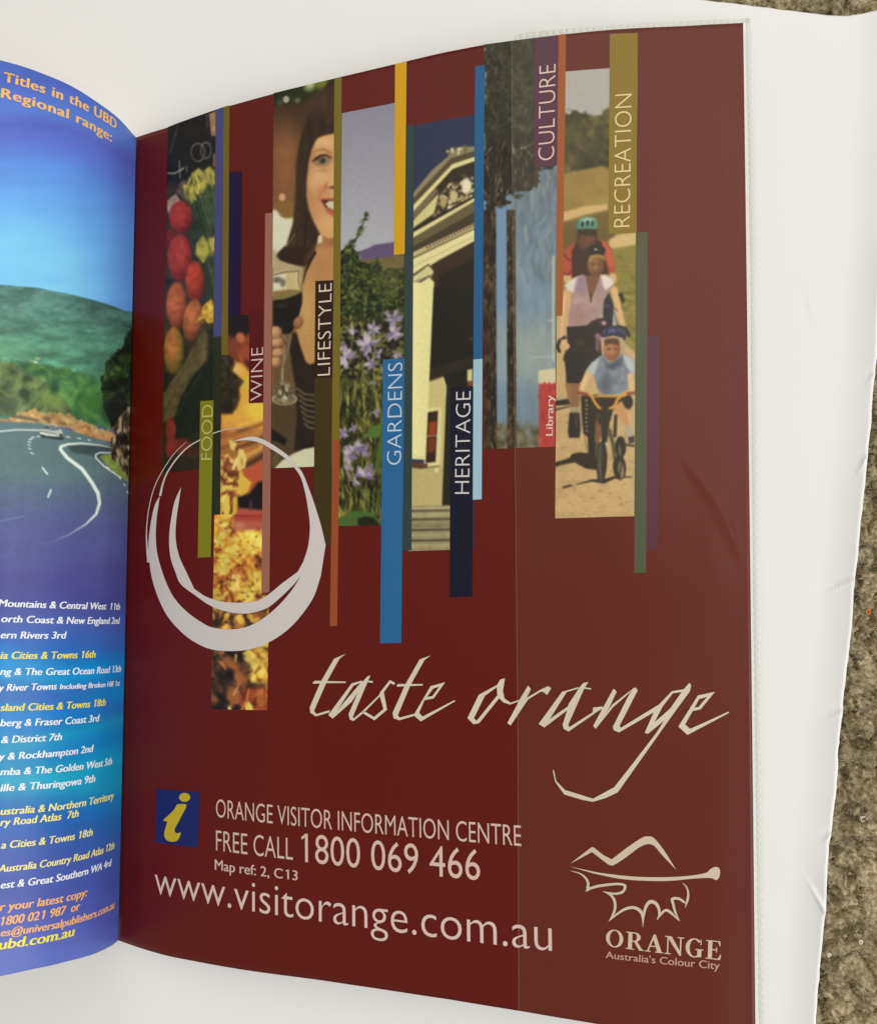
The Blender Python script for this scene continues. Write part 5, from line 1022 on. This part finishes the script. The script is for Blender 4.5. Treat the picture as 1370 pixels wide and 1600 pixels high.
# leaves below the facing page, stacked down to the sheet
def block():
    n_s = 60; n_l = 26; st = np.linspace(.004, LP.s[-1] * .98, n_s); ytop, ybot = float(Yl[0].max()) - .0012, float(Yl[-1].min()) + .0012
    ytop = float(Yl[0].min()) - .003; ybot = float(Yl[-1].max()) + .003
    prof = LP.at(st, 0 * st, -.0006)[:, [0, 2]]; V, Fc = [], []
    lo = .0012; rows_ = []
    for i in range(n_l):
        f = i / (n_l - 1); jit = .0003 * math.sin(i * 7.3)
        z = prof[:, 1] * (1 - f) + np.full(n_s, lo) * f; x = prof[:, 0] + f * .0012 - (i % 2) * .00025 * (st > .2)
        x = np.minimum(x, -.2262 + .004 * 0 + 0 * x) if f > .0 else x
        rows_.append((x, z, ytop + jit, ybot - jit))
    for end in (2, 3):
        o = len(V)
        for (x, z, a, b) in rows_:
            y = a if end == 2 else b; V += [(x[k], y, z[k]) for k in range(n_s)]
        for i in range(n_l - 1):
            for k in range(n_s - 1):
                q = (o + i * n_s + k, o + i * n_s + k + 1, o + (i + 1) * n_s + k + 1, o + (i + 1) * n_s + k); Fc.append(q if end == 2 else q[::-1])
    for kk in (0, n_s - 1):
        o = len(V)
        for (x, z, a, b) in rows_: V += [(x[kk], a, z[kk]), (x[kk], b, z[kk])]
        for i in range(n_l - 1): Fc.append((o + 2 * i, o + 2 * i + 1, o + 2 * i + 3, o + 2 * i + 2))
    return rawmesh('page_block', V, Fc, False)
me = block(); pb = link('page_block', me, PAPER, book); pb.matrix_parent_inverse = Matrix.Translation((.2248, 0, 0)); pb['label'] = 'thick stack of white leaves under the facing page'

# ================================================================== CLEAR SLEEVE
def clear_mat(name, haze, hz=(.9, .9, .86), rough=.12, bump=0., stain=False):
    m, N, L, B = newmat(name); N.remove(B); out = N['Material Output']
    tr = N.new('ShaderNodeBsdfTransparent'); gl = N.new('ShaderNodeBsdfGlossy'); gl.inputs['Roughness'].default_value = rough
    df = N.new('ShaderNodeBsdfDiffuse'); df.inputs['Color'].default_value = (*hz, 1)
    ge = N.new('ShaderNodeNewGeometry'); dt = N.new('ShaderNodeVectorMath'); dt.operation = 'DOT_PRODUCT'     # same reflectance from both sides of the thin film
    L.new(ge.outputs['Incoming'], dt.inputs[0]); L.new(ge.outputs['Normal'], dt.inputs[1])
    def mth(op, a, b=None):
        q = N.new('ShaderNodeMath'); q.operation = op; L.new(a, q.inputs[0])
        if b is not None: q.inputs[1].default_value = b
        return q.outputs[0]
    ab = mth('ABSOLUTE', dt.outputs['Value']); om = mth('MULTIPLY_ADD', ab, -1.0); om.node.inputs[2].default_value = 1.0
    pw = mth('POWER', om, 5.0); fre = mth('MULTIPLY_ADD', pw, .6); fre.node.inputs[2].default_value = .018
    tc = N.new('ShaderNodeTexCoord'); nz = N.new('ShaderNodeTexNoise'); nz.inputs['Scale'].default_value = 14; nz.inputs['Detail'].default_value = 5
    L.new(tc.outputs['Object'], nz.inputs['Vector'])
    mr = N.new('ShaderNodeMapRange'); mr.inputs['From Min'].default_value = .3; mr.inputs['From Max'].default_value = .7; mr.inputs['To Min'].default_value = haze * .7; mr.inputs['To Max'].default_value = haze * 1.3
    L.new(nz.outputs['Fac'], mr.inputs['Value'])
    if stain:
        n3 = N.new('ShaderNodeTexNoise'); n3.inputs['Scale'].default_value = 55; n3.inputs['Detail'].default_value = 4; L.new(tc.outputs['Object'], n3.inputs['Vector'])
        cr = N.new('ShaderNodeValToRGB'); cr.color_ramp.elements[0].position = .62; cr.color_ramp.elements[1].position = .78
        cr.color_ramp.elements[0].color = (*hz, 1); cr.color_ramp.elements[1].color = (.52, .47, .27, 1); L.new(n3.outputs['Fac'], cr.inputs[0]); L.new(cr.outputs[0], df.inputs['Color'])
    if bump:
        b = N.new('ShaderNodeBump'); b.inputs['Strength'].default_value = bump; b.inputs['Distance'].default_value = .002; L.new(nz.outputs['Fac'], b.inputs['Height'])
        L.new(b.outputs[0], gl.inputs['Normal']); L.new(b.outputs[0], dt.inputs[1])
    m1 = N.new('ShaderNodeMixShader'); m2 = N.new('ShaderNodeMixShader')
    L.new(mr.outputs[0], m1.inputs[0]); L.new(tr.outputs[0], m1.inputs[1]); L.new(df.outputs[0], m1.inputs[2])
    L.new(fre, m2.inputs[0]); L.new(m1.outputs[0], m2.inputs[1]); L.new(gl.outputs[0], m2.inputs[2]); L.new(m2.outputs[0], out.inputs[0])
    return m
sleeve = tag(empty('book_sleeve', (-.01, 0, 0)), 'clear plastic book sleeve with stitched looking welded edge wrapped around the red cover', 'book sleeve')
SI = Matrix.Translation((.01, 0, 0))
def sput(name, me, mat, label=None):
    o = link(name, me, mat, sleeve); o.matrix_parent_inverse = SI
    if label: o['label'] = label
    return o
FL = np.array([(57, 799), (400, 801), (700, 804.5), (950, 807), (1150, 809), (1580, 810.3), (1700, 811)], float)       # flap edge: y, x
OUTX = np.array([(27, 1173), (135, 1174), (270, 1178), (429, 1179.8), (700, 1182.5), (900, 1184.8), (1200, 1188.5), (1600, 1194), (1700, 1195.5)], float)
OUTY = np.array([(800, 58), (812, 50.5), (890, 43), (990, 36), (1080, 31), (1162, 27.5), (1174, 27)], float)
def strip(name, cols, h, mat, wrinkle=None, label=None):
    """cols: list of functions v->(px,py) arrays, laid on the cover's surface at height(s) h"""
    P_ = []
    for i, (cx_, cy_) in enumerate(cols):
        s, Y = RP.hit(cx_, cy_); hh = h[i] if isinstance(h, (list, tuple)) else h
        P_.append(RP.at(s, Y, hh * MM))
    return sput(name, gridmesh(name, np.stack(P_, 1)[::-1]), mat, label)
yy = np.linspace(0, 1, 260)
cols = []
for f in np.linspace(0, 1, 90):
    xb = lambda y: np.interp(y, FL[:, 0], FL[:, 1]); xr = lambda y: np.interp(y, [r_[0] for r_ in RIGHTX], [r_[1] for r_ in RIGHTX]) + 1.5
    xt = 799 + f * (1160 - 799); y0 = float(np.interp(xt, [q[0] for q in RTOP], [q[1] for q in RTOP])) - .8; y1 = 1579 + f * 62
    y = y0 + yy * (y1 - y0); cols.append((xb(y) * (1 - f) + xr(y) * f, y))
# a shallow buckle in the film near its right side
Pf = []
for cx_, cy_ in cols:
    s, Y = RP.hit(cx_, cy_)
    t = (cy_ - 735) / 120.; mx = 1082 + 66 * t + 8 * np.sin(t * 3)
    hb = .30 + .5 * np.exp(-((cx_ - mx) / 7.) ** 2) * np.exp(-((t - .5) / .55) ** 4) + .5 * vnoise(cx_, cy_, 170., 71, 2) * np.clip((cx_ - 830) / 90, 0, 1)
    Pf.append(RP.at(s, Y, hb * MM))
flap = sput('clear_flap', gridmesh('clear_flap', np.stack(Pf, 1)[::-1]), clear_mat('clear_film', .016, (.66, .50, .16), .16), 'transparent flap folded over the right third of the cover')
# the turned edge of the flap: a thin bright bead
bead = []
ey = np.linspace(57, 1580, 240); ex = np.interp(ey, FL[:, 0], FL[:, 1])
for dx_, hh in ((-.9, .05), (-.5, .34), (.3, .42), (.9, .32)):
    s, Y = RP.hit(ex + dx_, ey); bead.append(RP.at(s, Y, hh * MM))
sput('flap_edge', gridmesh('flap_edge', np.stack(bead, 1)[::-1]), clear_mat('film_edge', .05, (.8, .66, .5), .25), 'thin cut edge of the clear flap')
# margin of film beyond the cover and the welded seam with its press marks
Yn = np.linspace(27.5, 1660, 900); xo = np.interp(Yn, OUTX[:, 0], OUTX[:, 1]); xi = np.interp(Yn, [q[0] for q in RIGHTX], [q[1] for q in RIGHTX])
xo = np.where(Yn < 33, xo - 2.2 * ((33 - Yn) / 6) ** 2, xo)
def seam(ptsA, ptsB, n_across, period, name, mat, lo, hi, marks):
    A_, B_ = np.array(ptsA), np.array(ptsB); cols_ = []
    L_ = np.r_[0, np.cumsum(np.hypot(*np.diff((A_ + B_) / 2, axis=0).T))]
    for f in np.linspace(lo, hi, n_across):
        q = A_ * (1 - f) + B_ * f; s, Y = RP.hit(q[:, 0], q[:, 1])
        ph = (L_ / period) % 1; dash = np.exp(-((ph - .5) / .13) ** 2); g = (f - lo) / (hi - lo)
        hgt = -.25 + marks * math.sin(math.pi * min(max(g, 0), 1)) ** .6 * (1 - 1.1 * dash * (.15 < g < .85)) + .05 * vnoise(L_, L_ * 0 + f * 9, 5., 77, 2)
        cols_.append(RP.at(s, Y, hgt * MM))
    return sput(name, gridmesh(name, np.stack(cols_, 1)[::-1]), mat)
SEAM = clear_mat('welded_film', .52, (.60, .63, .56), .25, 0, True); MARG = clear_mat('film_margin', .30, (.9, .88, .80), .12)
seam(np.c_[xi - 1, Yn], np.c_[xo, Yn], 6, 13, 'film_margin', MARG, 0, .42, .1)['label'] = 'clear film margin beside the cover edge'
seam(np.c_[xi, Yn], np.c_[xo, Yn], 12, 12.6, 'welded_seam', SEAM, .38, 1.0, .32)['label'] = 'welded side seam with pressed cross marks'
xt = np.linspace(803, 1172, 420); yo = np.interp(xt, OUTY[:, 0], OUTY[:, 1]); yi = np.interp(xt, [q[0] for q in RTOP] + [1175], [q[1] for q in RTOP] + [34.2]) + .5
seam(np.c_[xt, yo][::-1], np.c_[xt, yi][::-1], 12, 10.5, 'welded_seam', SEAM, .0, 1., .30)['label'] = 'welded top seam with slanted press marks'
# loose corner of film at the seam's left end
tri = [(765, 68), (775, 61.5), (799, 57.5), (812, 50.5), (806, 58.5), (790, 63.5)]
s, Y = RP.hit([q[0] for q in tri], [q[1] for q in tri])
sput('film_corner', rawmesh('film_corner', RP.at(s, Y, .35 * MM), [tuple(range(6))], False), clear_mat('film_corner', .4, (.72, .74, .68), .2), 'small loose corner of film at the top edge')
# back of the sleeve, under the cover
e_ = np.linspace(0, 1, 60); Pb = []
for f in e_:
    a = RP.hit([790 + f * (1172 - 790)] * 2, [60 - f * 30, 1575 + f * 65]); ss = np.linspace(a[0][0], a[0][1], 30); YY = np.linspace(a[1][0], a[1][1], 30); Pb.append(RP.at(ss, YY, -.85 * MM))
sput('back_film', gridmesh('back_film', np.stack(Pb, 1)), clear_mat('back_film', .05), 'clear film behind the cover')
